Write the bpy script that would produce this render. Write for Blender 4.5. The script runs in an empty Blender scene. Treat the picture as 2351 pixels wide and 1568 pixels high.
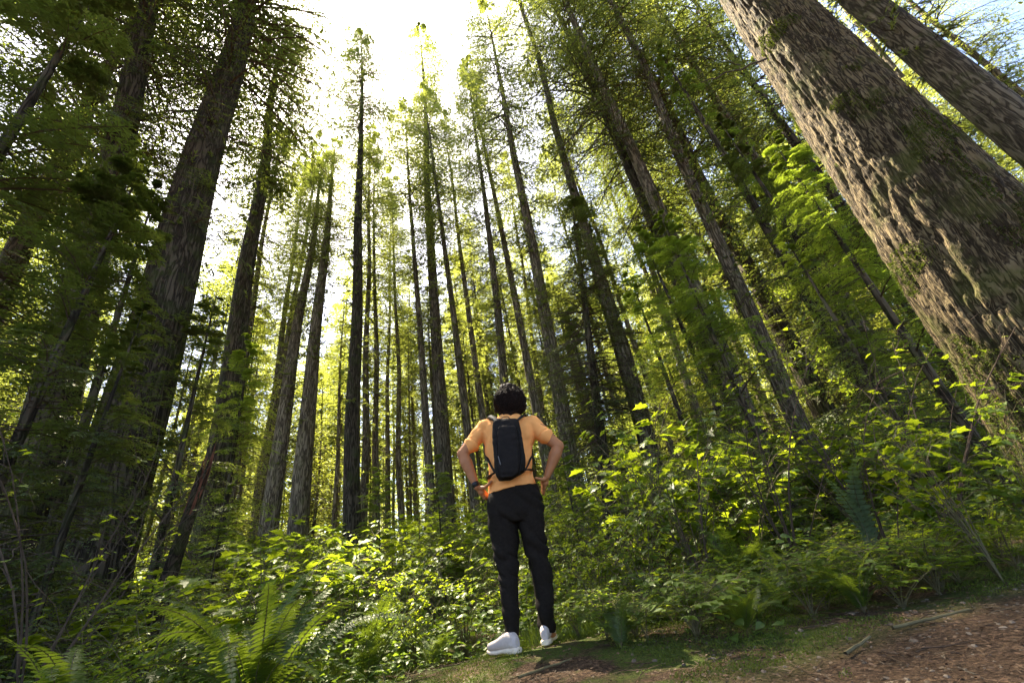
import bpy, math, numpy as np
from mathutils import Vector, Matrix, Quaternion
rng = np.random.default_rng(7)
SC = bpy.context.scene
COL = SC.collection
# ------------------------------------------------------------------ camera
FPX, CXP, CYP = 960.0, 1175.5, 784.0          # focal length / centre, in units of a 2351 px wide picture
PITCH, ROLL = math.radians(28.2), math.radians(9.8)
CAM = np.array([0, 0, 0.45])
_F = np.array([0, math.cos(PITCH), math.sin(PITCH)])
_R0 = np.array([1.0, 0, 0]); _U0 = np.array([0, -math.sin(PITCH), math.cos(PITCH)])
_R = math.cos(ROLL)*_R0 - math.sin(ROLL)*_U0
_U = math.sin(ROLL)*_R0 + math.cos(ROLL)*_U0
cd = bpy.data.cameras.new('camera'); cam = bpy.data.objects.new('camera', cd); COL.objects.link(cam)
cd.sensor_width = 36; cd.lens = FPX/2351*36; cd.clip_start = 0.05; cd.clip_end = 2000
cam.matrix_world = Matrix([[_R[0], _U[0], -_F[0], CAM[0]], [_R[1], _U[1], -_F[1], CAM[1]],
                           [_R[2], _U[2], -_F[2], CAM[2]], [0, 0, 0, 1]])
SC.camera = cam
def ray(px, py): return _F + (px-CXP)/FPX*_R - (py-CYP)/FPX*_U
def at_depth(px, py, d): return CAM + ray(px, py)*d
def at_y(px, py, Y):
    r = ray(px, py); return CAM + r*(Y/r[1])
# ------------------------------------------------------------------ light
SUN = ray(725, 145); SUN = SUN/np.linalg.norm(SUN)
SUN_EL = math.asin(SUN[2]); SUN_AZ = math.atan2(SUN[0], SUN[1])
W = bpy.data.worlds.new("World"); SC.world = W; W.use_nodes = True
nt = W.node_tree; bg = nt.nodes['Background']
sky = nt.nodes.new('ShaderNodeTexSky'); sky.sky_type = 'NISHITA'; sky.sun_disc = False
sky.sun_elevation = SUN_EL; sky.sun_rotation = SUN_AZ; sky.altitude = 200
sky.air_density = 0.55; sky.dust_density = 2.0; sky.ozone_density = 0.2
nt.links.new(sky.outputs[0], bg.inputs[0]); bg.inputs[1].default_value = 0.10
sl = bpy.data.lights.new('sun', 'SUN'); sl.energy = 5.0; sl.angle = math.radians(0.5); sl.color = (1.0, 0.89, 0.70)
so = bpy.data.objects.new('sun', sl); COL.objects.link(so)
so.rotation_euler = Vector(SUN).to_track_quat('Z', 'Y').to_euler(); so.location = (-10, 15, 40)
SC.view_settings.view_transform = 'Standard'; SC.view_settings.look = 'None'
SC.view_settings.exposure = 3.2; SC.view_settings.gamma = 1
SC.cycles.max_bounces = 6; SC.cycles.diffuse_bounces = 4; SC.cycles.glossy_bounces = 2
SC.cycles.transmission_bounces = 4; SC.cycles.transparent_max_bounces = 4
SC.cycles.caustics_reflective = False; SC.cycles.caustics_refractive = False
SC.cycles.sample_clamp_indirect = 4.0

# ------------------------------------------------------------------ numpy helpers
def _hash(ix, iy, iz):
    h = (ix.astype(np.int64)*374761393 + iy.astype(np.int64)*668265263 + iz.astype(np.int64)*2147483647 + 1013) & 0xffffffff
    h = ((h ^ (h >> 13))*1274126177) & 0xffffffff
    h = ((h ^ (h >> 16))*2246822519) & 0xffffffff
    return ((h ^ (h >> 15)) & 0xffff)/65535.0
def noise3(x, y, z):
    x, y, z = np.broadcast_arrays(np.asarray(x, float), np.asarray(y, float), np.asarray(z, float))
    ix, iy, iz = np.floor(x), np.floor(y), np.floor(z)
    fx, fy, fz = x-ix, y-iy, z-iz
    fx, fy, fz = [t*t*(3-2*t) for t in (fx, fy, fz)]
    o = 0
    for a in (0, 1):
        for b in (0, 1):
            for c in (0, 1):
                w = (fx if a else 1-fx)*(fy if b else 1-fy)*(fz if c else 1-fz)
                o = o + w*_hash(ix+a, iy+b, iz+c)
    return o
def fbm(x, y, z, n=4):
    o, a, s = 0, 0.5, 1.0
    for _ in range(n):
        o = o + a*noise3(x*s+7.3*_, y*s, z*s); a *= .5; s *= 2.03
    return o
def ground(x, y):
    x = np.asarray(x, float); y = np.asarray(y, float)
    r = np.hypot(x, y)
    z = 0.055*np.clip(r-7, 0, 70)*(0.6+0.4*np.clip(y/(r+.01), 0, 1))
    z = z + 0.5*(fbm(x*.16+3, y*.16, 0, 3)-.44)*np.clip((r-4)/6, 0, 1)
    z = z + 0.06*(fbm(x*1.3, y*1.3, 5, 3)-.44)
    z = z - 0.30*np.exp(-(((x+0.3)/3.2)**2+((y-5.4)/1.5)**2))          # hollow behind the mound
    z = z + 0.05*np.exp(-(((x+0.15)/0.9)**2+((y-3.05)/0.55)**2))       # the mound
    z = z + 0.09*np.exp(-(((x-3.2)/1.6)**2+((y-4.2)/1.0)**2))
    z = z - 0.16*np.exp(-(((x+1.4)/0.8)**2+((y-2.4)/0.9)**2))
    return z
def norm(v): return v/np.maximum(np.linalg.norm(v, axis=-1, keepdims=True), 1e-9)

def mesh_np(name, V, F, mats=(), midx=None, smooth=False, rnd=None):
    """V (n,3); F list of (k,3)/(k,4) arrays"""
    if isinstance(F, np.ndarray): F = [F]
    F = [f for f in F if len(f)]
    me = bpy.data.meshes.new(name)
    V = np.asarray(V, np.float32)
    me.vertices.add(len(V)); me.vertices.foreach_set('co', V.ravel())
    nl = sum(f.size for f in F); npoly = sum(len(f) for f in F)
    me.loops.add(nl); me.polygons.add(npoly)
    me.loops.foreach_set('vertex_index', np.concatenate([f.ravel() for f in F]).astype(np.int32))
    sizes = np.concatenate([np.full(len(f), f.shape[1]) for f in F])
    starts = np.concatenate([[0], np.cumsum(sizes)[:-1]]).astype(np.int32)
    me.polygons.foreach_set('loop_start', starts)
    if midx is not None: me.polygons.foreach_set('material_index', np.asarray(midx, np.int32))
    me.polygons.foreach_set('use_smooth', np.full(npoly, smooth))
    if rnd is not None:
        at = me.attributes.new('rnd', 'FLOAT', 'FACE'); at.data.foreach_set('value', np.asarray(rnd, np.float32))
    for m in mats: me.materials.append(m)
    me.update(); me.validate()
    return me

class Buf:
    """collects triangles / quads in one mesh"""
    def __init__(s): s.V = []; s.T = []; s.Q = []; s.tm = []; s.qm = []; s.tr = []; s.qr = []; s.n = 0
    def tris(s, V, T, m=0, r=None):
        s.V.append(V); s.T.append(T+s.n); s.tm.append(np.full(len(T), m)); s.tr.append(np.zeros(len(T)) if r is None else r); s.n += len(V)
    def quads(s, V, Q, m=0, r=None):
        s.V.append(V); s.Q.append(Q+s.n); s.qm.append(np.full(len(Q), m)); s.qr.append(np.zeros(len(Q)) if r is None else r); s.n += len(V)
    def mesh(s, name, mats, smooth=False):
        T = np.concatenate(s.T) if s.T else np.zeros((0, 3), int)
        Q = np.concatenate(s.Q) if s.Q else np.zeros((0, 4), int)
        return mesh_np(name, np.concatenate(s.V), [T, Q], mats, np.concatenate(s.tm+s.qm), smooth, np.concatenate(s.tr+s.qr))
    def tubes(s, P, R, sides=3, m=0):
        """P (n,k,3) polylines, R (n,k) radii"""
        n, k, _ = P.shape
        T = norm(np.gradient(P, axis=1))
        ref = np.zeros_like(T); ref[..., 2] = 1
        par = np.abs(T[..., 2]) > .9; ref[par] = (1, 0, 0)
        A = norm(np.cross(T, ref)); B = np.cross(T, A)
        an = np.arange(sides)/sides*2*np.pi
        V = P[:, :, None] + R[:, :, None, None]*(A[:, :, None]*np.cos(an)[:, None]+B[:, :, None]*np.sin(an)[:, None])
        i = np.arange(n)[:, None, None]*k*sides + np.arange(k-1)[None, :, None]*sides
        a = np.arange(sides)[None, None]; b = (a+1) % sides
        Q = np.stack([i+a, i+b, i+sides+b, i+sides+a], -1).reshape(-1, 4)
        s.quads(V.reshape(-1, 3), Q, m)
    def blades(s, B, D, L, Wd, up, m=0, r=None):
        """triangular blades: base B, direction D, length L, width Wd, 'up' reference"""
        S = norm(np.cross(D, up))*(Wd*.5)[:, None]
        V = np.stack([B-S, B+S, B+D*L[:, None]], 1).reshape(-1, 3)
        s.tris(V, np.arange(len(B)*3).reshape(-1, 3), m, rng.random(len(B)) if r is None else r)
    def leaves(s, B, D, N, L, Wd, shape, m=0, r=None):
        """leaf outlines: base B, axis D, normal N; shape: (pts (k,3) in axis,side,normal units, tris)"""
        pts, tr = shape
        D = norm(D); S = norm(np.cross(N, D)); N = np.cross(D, S)
        V = B[:, None] + D[:, None]*(pts[None, :, 0:1]*L[:, None, None]) + S[:, None]*(pts[None, :, 1:2]*Wd[:, None, None]) + N[:, None]*(pts[None, :, 2:3]*L[:, None, None])
        k = len(pts)
        T = (np.arange(len(B))[:, None, None]*k + tr[None]).reshape(-1, 3)
        rr = np.repeat(rng.random(len(B)) if r is None else r, len(tr))
        s.tris(V.reshape(-1, 3), T, m, rr)
def fan(outline, c=(0.45, 0, 0), fold=0.12, droop=.12):
    o = np.array(outline, float)
    full = np.concatenate([o, (o*[1, -1])[::-1][1:-1]])
    p = np.concatenate([[c], np.column_stack([full, fold*np.abs(full[:, 1])-droop*full[:, 0]**2])])
    n = len(full); t = np.array([[0, 1+i, 1+(i+1) % n] for i in range(n)])
    return p, t
MAPLE = fan([(0, 0), (.02, .30), (.22, .25), (.20, .58), (.45, .36), (.62, .46), (.68, .20), (1, 0)])
OVAL = fan([(0, 0), (.2, .30), (.5, .38), (.8, .2), (1, 0)], fold=.15)
SERR = fan([(0, 0), (.08, .24), (.25, .40), (.45, .42), (.68, .26), (.85, .12), (1, 0)], fold=.2, droop=.2)

# ------------------------------------------------------------------ object helpers
def link(name, data, parent=None):
    o = bpy.data.objects.new(name, data); COL.objects.link(o)
    if parent: o.parent = parent
    return o
def tag(o, label=None, cat=None, group=None, kind=None):
    if label: o['label'] = label
    if cat: o['category'] = cat
    if group: o['group'] = group
    if kind: o['kind'] = kind
    return o
def thing(name, loc, label, cat, group=None):
    return tag_loc(bpy.data.objects.new(name, None), loc, label, cat, group)
def tag_loc(o, loc, label, cat, group):
    COL.objects.link(o); o.location = loc; o.empty_display_size = .2
    return tag(o, label, cat, group)

# ------------------------------------------------------------------ materials
def newmat(name):
    m = bpy.data.materials.new(name); m.use_nodes = True
    n = m.node_tree; n.nodes.clear()
    return m, n, n.nodes, n.links
def nd(N, t, **k):
    x = N.new(t)
    for a, v in k.items(): setattr(x, a, v)
    return x
def ramp(N, stops):
    r = N.new('ShaderNodeValToRGB'); e = r.color_ramp.elements
    while len(e) < len(stops): e.new(.5)
    for i, (p, c) in enumerate(stops): e[i].position = p; e[i].color = (*c, 1)
    return r
def leafmat(name, dark, light, tl, trans=.5, clump=1.5, gloss=.05, rough=.45, dead=None):
    """leaf colour varies from leaf to leaf and from clump to clump; light passes through"""
    m, t, N, K = newmat(name)
    at = nd(N, 'ShaderNodeAttribute', attribute_name='rnd')
    g = nd(N, 'ShaderNodeNewGeometry'); no = nd(N, 'ShaderNodeTexNoise'); no.inputs['Scale'].default_value = clump; no.inputs['Detail'].default_value = 1
    K.new(g.outputs['Position'], no.inputs['Vector'])
    oi = nd(N, 'ShaderNodeObjectInfo')
    a = nd(N, 'ShaderNodeMath', operation='MULTIPLY_ADD'); a.inputs[1].default_value = .55; K.new(at.outputs['Fac'], a.inputs[0])
    b = nd(N, 'ShaderNodeMath', operation='MULTIPLY_ADD'); b.inputs[1].default_value = 1.3; b.inputs[2].default_value = -.5
    K.new(no.outputs['Fac'], b.inputs[0]); K.new(b.outputs[0], a.inputs[2])
    c = nd(N, 'ShaderNodeMath', operation='MULTIPLY_ADD'); c.inputs[1].default_value = .3; K.new(oi.outputs['Random'], c.inputs[0]); K.new(a.outputs[0], c.inputs[2])
    st = [(0.0, dark), (.9, light)]
    if dead: st = [(0.0, dark), (.9, light), (.97, dead)]
    r = ramp(N, st); K.new(c.outputs[0], r.inputs[0])
    r2 = ramp(N, [(0, [x*.55 for x in tl]), (.9, tl)]); K.new(c.outputs[0], r2.inputs[0])
    d = nd(N, 'ShaderNodeBsdfDiffuse'); tr = nd(N, 'ShaderNodeBsdfTranslucent'); gl = nd(N, 'ShaderNodeBsdfGlossy'); gl.inputs['Roughness'].default_value = rough
    gl.inputs['Color'].default_value = (.8, .8, .7, 1)
    K.new(r.outputs[0], d.inputs[0]); K.new(r2.outputs[0], tr.inputs[0])
    mx = nd(N, 'ShaderNodeMixShader'); mx.inputs[0].default_value = trans; K.new(d.outputs[0], mx.inputs[1]); K.new(tr.outputs[0], mx.inputs[2])
    fr = nd(N, 'ShaderNodeMixShader'); fr.inputs[0].default_value = gloss; K.new(mx.outputs[0], fr.inputs[1]); K.new(gl.outputs[0], fr.inputs[2])
    o = nd(N, 'ShaderNodeOutputMaterial'); K.new(fr.outputs[0], o.inputs[0])
    return m
def barkmat(name, c0, c1, moss, mossamt, sc=9.0, zs=.14, bump=.7, bd=.03):
    m, t, N, K = newmat(name)
    tc = nd(N, 'ShaderNodeTexCoord'); mp = nd(N, 'ShaderNodeMapping'); mp.inputs['Scale'].default_value = (1, 1, zs)
    K.new(tc.outputs['Object'], mp.inputs[0])
    n0 = nd(N, 'ShaderNodeTexNoise'); n0.inputs['Scale'].default_value = sc*.5; n0.inputs['Detail'].default_value = 2; K.new(mp.outputs[0], n0.inputs['Vector'])
    ad = nd(N, 'ShaderNodeMixRGB', blend_type='ADD'); ad.inputs[0].default_value = .25; K.new(mp.outputs[0], ad.inputs[1]); K.new(n0.outputs['Color'], ad.inputs[2])
    v = nd(N, 'ShaderNodeTexNoise'); v.inputs['Scale'].default_value = sc*1.3; v.inputs['Detail'].default_value = 3; v.inputs['Distortion'].default_value = .5; K.new(ad.outputs[0], v.inputs['Vector'])
    va = nd(N, 'ShaderNodeMath', operation='MULTIPLY_ADD'); va.inputs[1].default_value = 2; va.inputs[2].default_value = -1; K.new(v.outputs['Fac'], va.inputs[0])
    vb = nd(N, 'ShaderNodeMath', operation='ABSOLUTE'); K.new(va.outputs[0], vb.inputs[0])
    n1 = nd(N, 'ShaderNodeTexNoise'); n1.inputs['Scale'].default_value = sc*3; n1.inputs['Detail'].default_value = 4; K.new(mp.outputs[0], n1.inputs['Vector'])
    h = nd(N, 'ShaderNodeMath', operation='MULTIPLY_ADD'); h.inputs[1].default_value = .5
    vr = nd(N, 'ShaderNodeMapRange'); vr.inputs['From Max'].default_value = .22; K.new(vb.outputs[0], vr.inputs[0])
    K.new(n1.outputs['Fac'], h.inputs[0]); K.new(vr.outputs[0], h.inputs[2])
    r = ramp(N, [(.15, [x*.35 for x in c0]), (.55, c0), (1.15, c1)]); r.color_ramp.elements[2].position = 1.0
    hm = nd(N, 'ShaderNodeMath', operation='MULTIPLY'); hm.inputs[1].default_value = .72; K.new(h.outputs[0], hm.inputs[0]); K.new(hm.outputs[0], r.inputs[0])
    n2 = nd(N, 'ShaderNodeTexNoise'); n2.inputs['Scale'].default_value = 2.2; n2.inputs['Detail'].default_value = 6; n2.inputs['Roughness'].default_value = .7; K.new(tc.outputs['Object'], n2.inputs['Vector'])
    mr = nd(N, 'ShaderNodeMapRange'); mr.inputs['From Min'].default_value = .62-.25*mossamt; mr.inputs['From Max'].default_value = .75-.2*mossamt; K.new(n2.outputs['Fac'], mr.inputs[0])
    mm = nd(N, 'ShaderNodeMath', operation='MULTIPLY'); mm.inputs[1].default_value = min(1, .45+mossamt*.5); K.new(mr.outputs[0], mm.inputs[0])
    mx = nd(N, 'ShaderNodeMixRGB'); K.new(mm.outputs[0], mx.inputs[0]); K.new(r.outputs[0], mx.inputs[1]); mx.inputs[2].default_value = (*moss, 1)
    oi = nd(N, 'ShaderNodeObjectInfo'); hs = nd(N, 'ShaderNodeHueSaturation'); vv = nd(N, 'ShaderNodeMath', operation='MULTIPLY_ADD'); vv.inputs[1].default_value = .5; vv.inputs[2].default_value = .75
    K.new(oi.outputs['Random'], vv.inputs[0]); K.new(vv.outputs[0], hs.inputs['Value']); K.new(mx.outputs[0], hs.inputs['Color'])
    p = nd(N, 'ShaderNodeBsdfPrincipled'); p.inputs['Roughness'].default_value = .9; p.inputs['Specular IOR Level'].default_value = .15
    K.new(hs.outputs[0], p.inputs['Base Color'])
    b = nd(N, 'ShaderNodeBump'); b.inputs['Strength'].default_value = bump; b.inputs['Distance'].default_value = bd; K.new(h.outputs[0], b.inputs['Height']); K.new(b.outputs[0], p.inputs['Normal'])
    o = nd(N, 'ShaderNodeOutputMaterial'); K.new(p.outputs[0], o.inputs[0])
    return m
def plain(name, col, rough=.8, var=.25, scale=30, bump=0, spec=.3, bd=.002, sheen=0, stretch=(1, 1, 1), col2=None, sss=0):
    m, t, N, K = newmat(name)
    tc = nd(N, 'ShaderNodeTexCoord'); mp = nd(N, 'ShaderNodeMapping'); mp.inputs['Scale'].default_value = stretch; K.new(tc.outputs['Object'], mp.inputs[0])
    n = nd(N, 'ShaderNodeTexNoise'); n.inputs['Scale'].default_value = scale; n.inputs['Detail'].default_value = 4; K.new(mp.outputs[0], n.inputs['Vector'])
    r = ramp(N, [(.3, [x*(1-var) for x in col]), (.7, col2 or [min(1, x*(1+var)) for x in col])]); K.new(n.outputs['Fac'], r.inputs[0])
    p = nd(N, 'ShaderNodeBsdfPrincipled'); p.inputs['Roughness'].default_value = rough; p.inputs['Specular IOR Level'].default_value = spec
    K.new(r.outputs[0], p.inputs['Base Color'])
    if sheen: p.inputs['Sheen Weight'].default_value = sheen
    if sss: p.inputs['Subsurface Weight'].default_value = sss; p.inputs['Subsurface Radius'].default_value = (.02, .008, .004); p.inputs['Subsurface Scale'].default_value = .4
    if bump:
        b = nd(N, 'ShaderNodeBump'); b.inputs['Strength'].default_value = bump; b.inputs['Distance'].default_value = bd; K.new(n.outputs['Fac'], b.inputs['Height']); K.new(b.outputs[0], p.inputs['Normal'])
    o = nd(N, 'ShaderNodeOutputMaterial'); K.new(p.outputs[0], o.inputs[0])
    return m
M = {}
M['fir'] = leafmat('fir_needles', (.040, .062, .018), (.10, .135, .032), (.38, .42, .06), .55, .5)
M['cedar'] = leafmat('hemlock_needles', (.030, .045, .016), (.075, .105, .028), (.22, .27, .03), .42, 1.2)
M['leaf'] = leafmat('shrub_leaf', (.048, .085, .016), (.105, .16, .026), (.42, .54, .03), .5, 1.5, .06, .4)
M['yleaf'] = leafmat('young_leaf', (.055, .11, .012), (.115, .18, .02), (.50, .60, .02), .58, 2.0, .05, .4)
M['fern'] = leafmat('fern_frond', (.040, .075, .015), (.085, .13, .022), (.24, .32, .02), .5, 1.5, .045, .4)
M['bfern'] = leafmat('blue_fern', (.045, .075, .035), (.085, .125, .06), (.18, .28, .06), .3, 1.5, .08, .4)
M['cover'] = leafmat('cover_leaf', (.038, .08, .016), (.095, .15, .03), (.32, .46, .03), .45, 1.0, .05, .45, (.16, .11, .05))
M['moss'] = leafmat('moss_tuft', (.035, .05, .008), (.10, .13, .015), (.12, .16, .01), .25, 3.0, .02, .6)
M['litter'] = leafmat('litter_leaf', (.022, .013, .008), (.12, .065, .038), (.06, .03, .01), .1, 4.0, .04, .6)
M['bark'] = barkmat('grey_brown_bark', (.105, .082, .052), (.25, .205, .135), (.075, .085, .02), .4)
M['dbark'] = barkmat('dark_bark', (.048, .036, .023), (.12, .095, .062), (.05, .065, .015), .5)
M['giant'] = barkmat('furrowed_bark', (.062, .043, .021), (.215, .16, .08), (.08, .085, .015), .5, 20, .11, .6, .012)
M['snag'] = barkmat('rotten_bark', (.04, .026, .018), (.11, .075, .05), (.05, .06, .012), .6, 16, .3, .5, .01)
M['rot'] = plain('red_rotten_wood', (.15, .055, .028), .9, .5, 25, bump=.6, bd=.01, stretch=(3, 3, .4))
M['twig'] = plain('twig_bark', (.075, .05, .032), .9, .35, 20)
M['stem'] = plain('green_stem', (.11, .09, .04), .8, .35, 20)

# ------------------------------------------------------------------ ground
def build_ground():
    n = 420
    u = np.linspace(-1, 1, n); g = np.sign(u)*(np.sinh(np.abs(u)*6.2)/np.sinh(6.2))*420
    X, Y = np.meshgrid(g, g+2.8, indexing='xy')
    Z = ground(X, Y)
    V = np.stack([X, Y, Z], -1).reshape(-1, 3)
    i = np.arange(n-1)[:, None]*n + np.arange(n-1)[None]
    Q = np.stack([i, i+1, i+n+1, i+n], -1).reshape(-1, 4)
    m, t, N, K = newmat('forest_soil')
    tc = nd(N, 'ShaderNodeTexCoord')
    def nz(s, d=5, r=.6):
        x = nd(N, 'ShaderNodeTexNoise'); x.inputs['Scale'].default_value = s; x.inputs['Detail'].default_value = d; x.inputs['Roughness'].default_value = r
        K.new(tc.outputs['Object'], x.inputs['Vector']); return x
    a = nz(60, 5, .7); r = ramp(N, [(.3, (.012, .008, .005)), (.5, (.055, .034, .020)), (.68, (.13, .085, .052))]); K.new(a.outputs['Fac'], r.inputs[0])
    v = nd(N, 'ShaderNodeTexVoronoi'); v.inputs['Scale'].default_value = 55; K.new(tc.outputs['Object'], v.inputs['Vector'])
    vr = ramp(N, [(.0, (.55, .55, .55)), (.6, (1.4, 1.35, 1.3))]); K.new(v.outputs['Color'], vr.inputs[0])
    mu = nd(N, 'ShaderNodeMixRGB', blend_type='MULTIPLY'); mu.inputs[0].default_value = .8; K.new(r.outputs[0], mu.inputs[1]); K.new(vr.outputs[0], mu.inputs[2])
    b = nz(2.2, 4, .6); br = ramp(N, [(.44, (0, 0, 0)), (.56, (1, 1, 1))]); K.new(b.outputs['Fac'], br.inputs[0])
    # the trodden path (near, right) stays bare; elsewhere moss takes over
    sx = nd(N, 'ShaderNodeSeparateXYZ'); K.new(tc.outputs['Object'], sx.inputs[0])
    sy = nd(N, 'ShaderNodeMath', operation='MULTIPLY_ADD'); sy.inputs[1].default_value = -.36; K.new(sx.outputs['X'], sy.inputs[0]); K.new(sx.outputs['Y'], sy.inputs[2])
    mr = nd(N, 'ShaderNodeMapRange'); mr.inputs['From Min'].default_value = 1.55; mr.inputs['From Max'].default_value = 1.95; K.new(sy.outputs[0], mr.inputs[0])
    ml = nd(N, 'ShaderNodeMath', operation='MULTIPLY'); K.new(br.outputs[0], ml.inputs[0]); K.new(mr.outputs[0], ml.inputs[1])
    mx = nd(N, 'ShaderNodeMixRGB'); K.new(ml.outputs[0], mx.inputs[0]); K.new(mu.outputs[0], mx.inputs[1])
    c = nz(90, 3); cr = ramp(N, [(.3, (.025, .04, .008)), (.7, (.085, .11, .016))]); K.new(c.outputs['Fac'], cr.inputs[0]); K.new(cr.outputs[0], mx.inputs[2])
    p = nd(N, 'ShaderNodeBsdfPrincipled'); p.inputs['Roughness'].default_value = .95; p.inputs['Specular IOR Level'].default_value = .15; K.new(mx.outputs[0], p.inputs['Base Color'])
    bu = nd(N, 'ShaderNodeBump'); bu.inputs['Strength'].default_value = .9; bu.inputs['Distance'].default_value = .02; K.new(a.outputs['Fac'], bu.inputs['Height']); K.new(bu.outputs[0], p.inputs['Normal'])
    o = nd(N, 'ShaderNodeOutputMaterial'); K.new(p.outputs[0], o.inputs[0])
    tag(link('ground', mesh_np('ground', V, Q, [m], smooth=True)), 'brown forest soil with moss and scattered litter', kind='structure')
build_ground()

# ------------------------------------------------------------------ conifers
def rot_about(v, k, a):
    c, s = np.cos(a)[..., None], np.sin(a)[..., None]
    return v*c + np.cross(k, v)*s + k*(np.sum(k*v, -1, keepdims=True))*(1-c)
def sprays(buf, O, AZ, EL, L, droop, ntw, nbl, blen, bw, twf=.38, tilt=.25, m_leaf=0, m_wood=1, rad=.012, bare=.12, sd=0, twsag=.25):
    """Branches with alternate side twigs set with needle blades.
    O (n,3) roots, AZ azimuth, EL start elevation, L length, droop sag at the tip (fraction)."""
    n = len(O); k = 6
    t = np.linspace(0, 1, k)
    H = np.stack([np.cos(AZ), np.sin(AZ), np.zeros(n)], -1)
    side = np.stack([-np.sin(AZ), np.cos(AZ), np.zeros(n)], -1)
    cur = (rng.random(n)-.5)*.5
    def P(tt):   # tt (n,m)
        h = tt*np.cos(EL)[:, None]; z = tt*np.sin(EL)[:, None]-droop[:, None]*tt**2
        s = cur[:, None]*tt**2*.5
        return O[:, None]+L[:, None, None]*(H[:, None]*h[..., None]+side[:, None]*s[..., None]+np.array([0, 0, 1.0])*z[..., None])
    pl = P(np.tile(t, (n, 1)))
    if m_wood is not None:
        buf.tubes(pl, (rad*L[:, None])*(1-.85*t[None]), 3, m_wood)
    tt = bare+(1-bare)*(np.arange(ntw)[None]+rng.random((n, ntw))*.8)/ntw
    B = P(tt); B2 = P(np.minimum(tt+.02, 1.03)); T = norm(B2-B)
    sg = np.where(np.arange(ntw) % 2 == 0, 1.0, -1.0)[None]*np.ones((n, 1))
    S = norm(side[:, None]*np.ones((1, ntw, 1)))
    ang = .75+.35*rng.random((n, ntw))
    TD = norm(T*np.cos(ang)[..., None]+S*(sg*np.sin(ang))[..., None]+np.array([0, 0, 1.0])*((rng.random((n, ntw, 1))-.6)*tilt))
    env = np.sin(np.clip((tt*.86+.16), 0, 1)*np.pi)**.7
    TL = L[:, None]*twf*env*(.65+.5*rng.random((n, ntw)))+blen*np.clip(L/1.2, .2, 1)[:, None]
    # blades along each twig
    s = (np.arange(nbl)[None, None]+rng.random((n, ntw, nbl)))/nbl
    Bp = B[:, :, None]+TD[:, :, None]*(TL[:, :, None]*s)[..., None]
    Bp[..., 2] -= twsag*TL[:, :, None]*s**2
    UP = norm(np.cross(TD, T)*np.sign(sg)[..., None]); UP = np.where(UP[..., 2:3] < 0, -UP, UP)
    Q = np.cross(UP, TD)
    sgn = np.where(np.arange(nbl) % 2 == 0, 1.0, -1.0)[None, None]
    a2 = .65+.4*rng.random((n, ntw, nbl))
    D = TD[:, :, None]*np.cos(a2)[..., None]+Q[:, :, None]*(sgn*np.sin(a2))[..., None]
    D[..., 2] += (rng.random((n, ntw, nbl))-.65)*.5
    D = norm(D)
    up = UP[:, :, None]+(rng.random((n, ntw, nbl, 3))-.5)*.9
    bl = blen*(.6+.7*rng.random((n, ntw, nbl)))*(1.15-.5*s)*np.clip(.4+L/(6*blen+.3), .4, 1)[:, None, None]
    f = Bp.reshape(-1, 3)
    cl = np.repeat(rng.random((n, 1)), ntw*nbl, 1).reshape(-1)*.6+rng.random(n*ntw*nbl)*.4
    buf.blades(f, D.reshape(-1, 3), bl.ravel(), np.full(len(f), bw), up.reshape(-1, 3), m_leaf, cl)
    if m_wood is not None and rad > .009:
        # twig wood
        e = B+TD*TL[..., None]*.85; e[..., 2] -= twsag*TL*.7
        mid = (B+e)/2; mid[..., 2] += twsag*TL*.12
        PP = np.stack([B, mid, e], 2).reshape(-1, 3, 3)
        buf.tubes(PP, np.tile(np.array([1, .7, .3])*rad*.22*L.mean(), (len(PP), 1)), 3, m_wood)

def crown_mesh(name, seed, H=18.0, R=2.7, nb=150, ntw=9, nbl=8, blen=.2, bw=.075, leaf='fir', shape='spire', gap=.25, low=.35):
    """a live crown from z=0 to z=H round a trunk axis"""
    global rng
    keep = rng; rng = np.random.default_rng(seed)
    t = rng.random(nb*4); pr = np.where(t < low, .55+.45*t/low, 1-.65*np.clip((t-low)/(1-low), 0, 1)**2)
    t = np.sort(t[rng.random(nb*4) < pr][:nb])
    az = rng.random(len(t))*6.283
    k = (noise3(np.cos(az)*1.5+seed, np.sin(az)*1.5, t*11) > gap) | (rng.random(len(t)) > .75) | (t > .93)
    t, az = t[k], az[k]; n = len(t)
    # lopsided, ragged outline
    rr = np.where(t < low, .55+.45*t/low, 1-.95*(np.clip((t-low)/(1-low), 0, 1))**2.1)
    lump = .7+.55*noise3(np.cos(az)*1.3+5, np.sin(az)*1.3+seed, t*7)
    L = R*rr*lump*(.75+.4*rng.random(n))+.05
    O = np.stack([np.zeros(n), np.zeros(n), t*H], -1)
    el = np.radians(-12+34*t+12*rng.standard_normal(n))
    b = Buf()
    sprays(b, O, az, el, L, .18+.22*rng.random(n)*(1-t)+.05, ntw, nbl, blen, bw)
    me = b.mesh(name, [M[leaf], M['twig']])
    rng = keep
    return me
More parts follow.
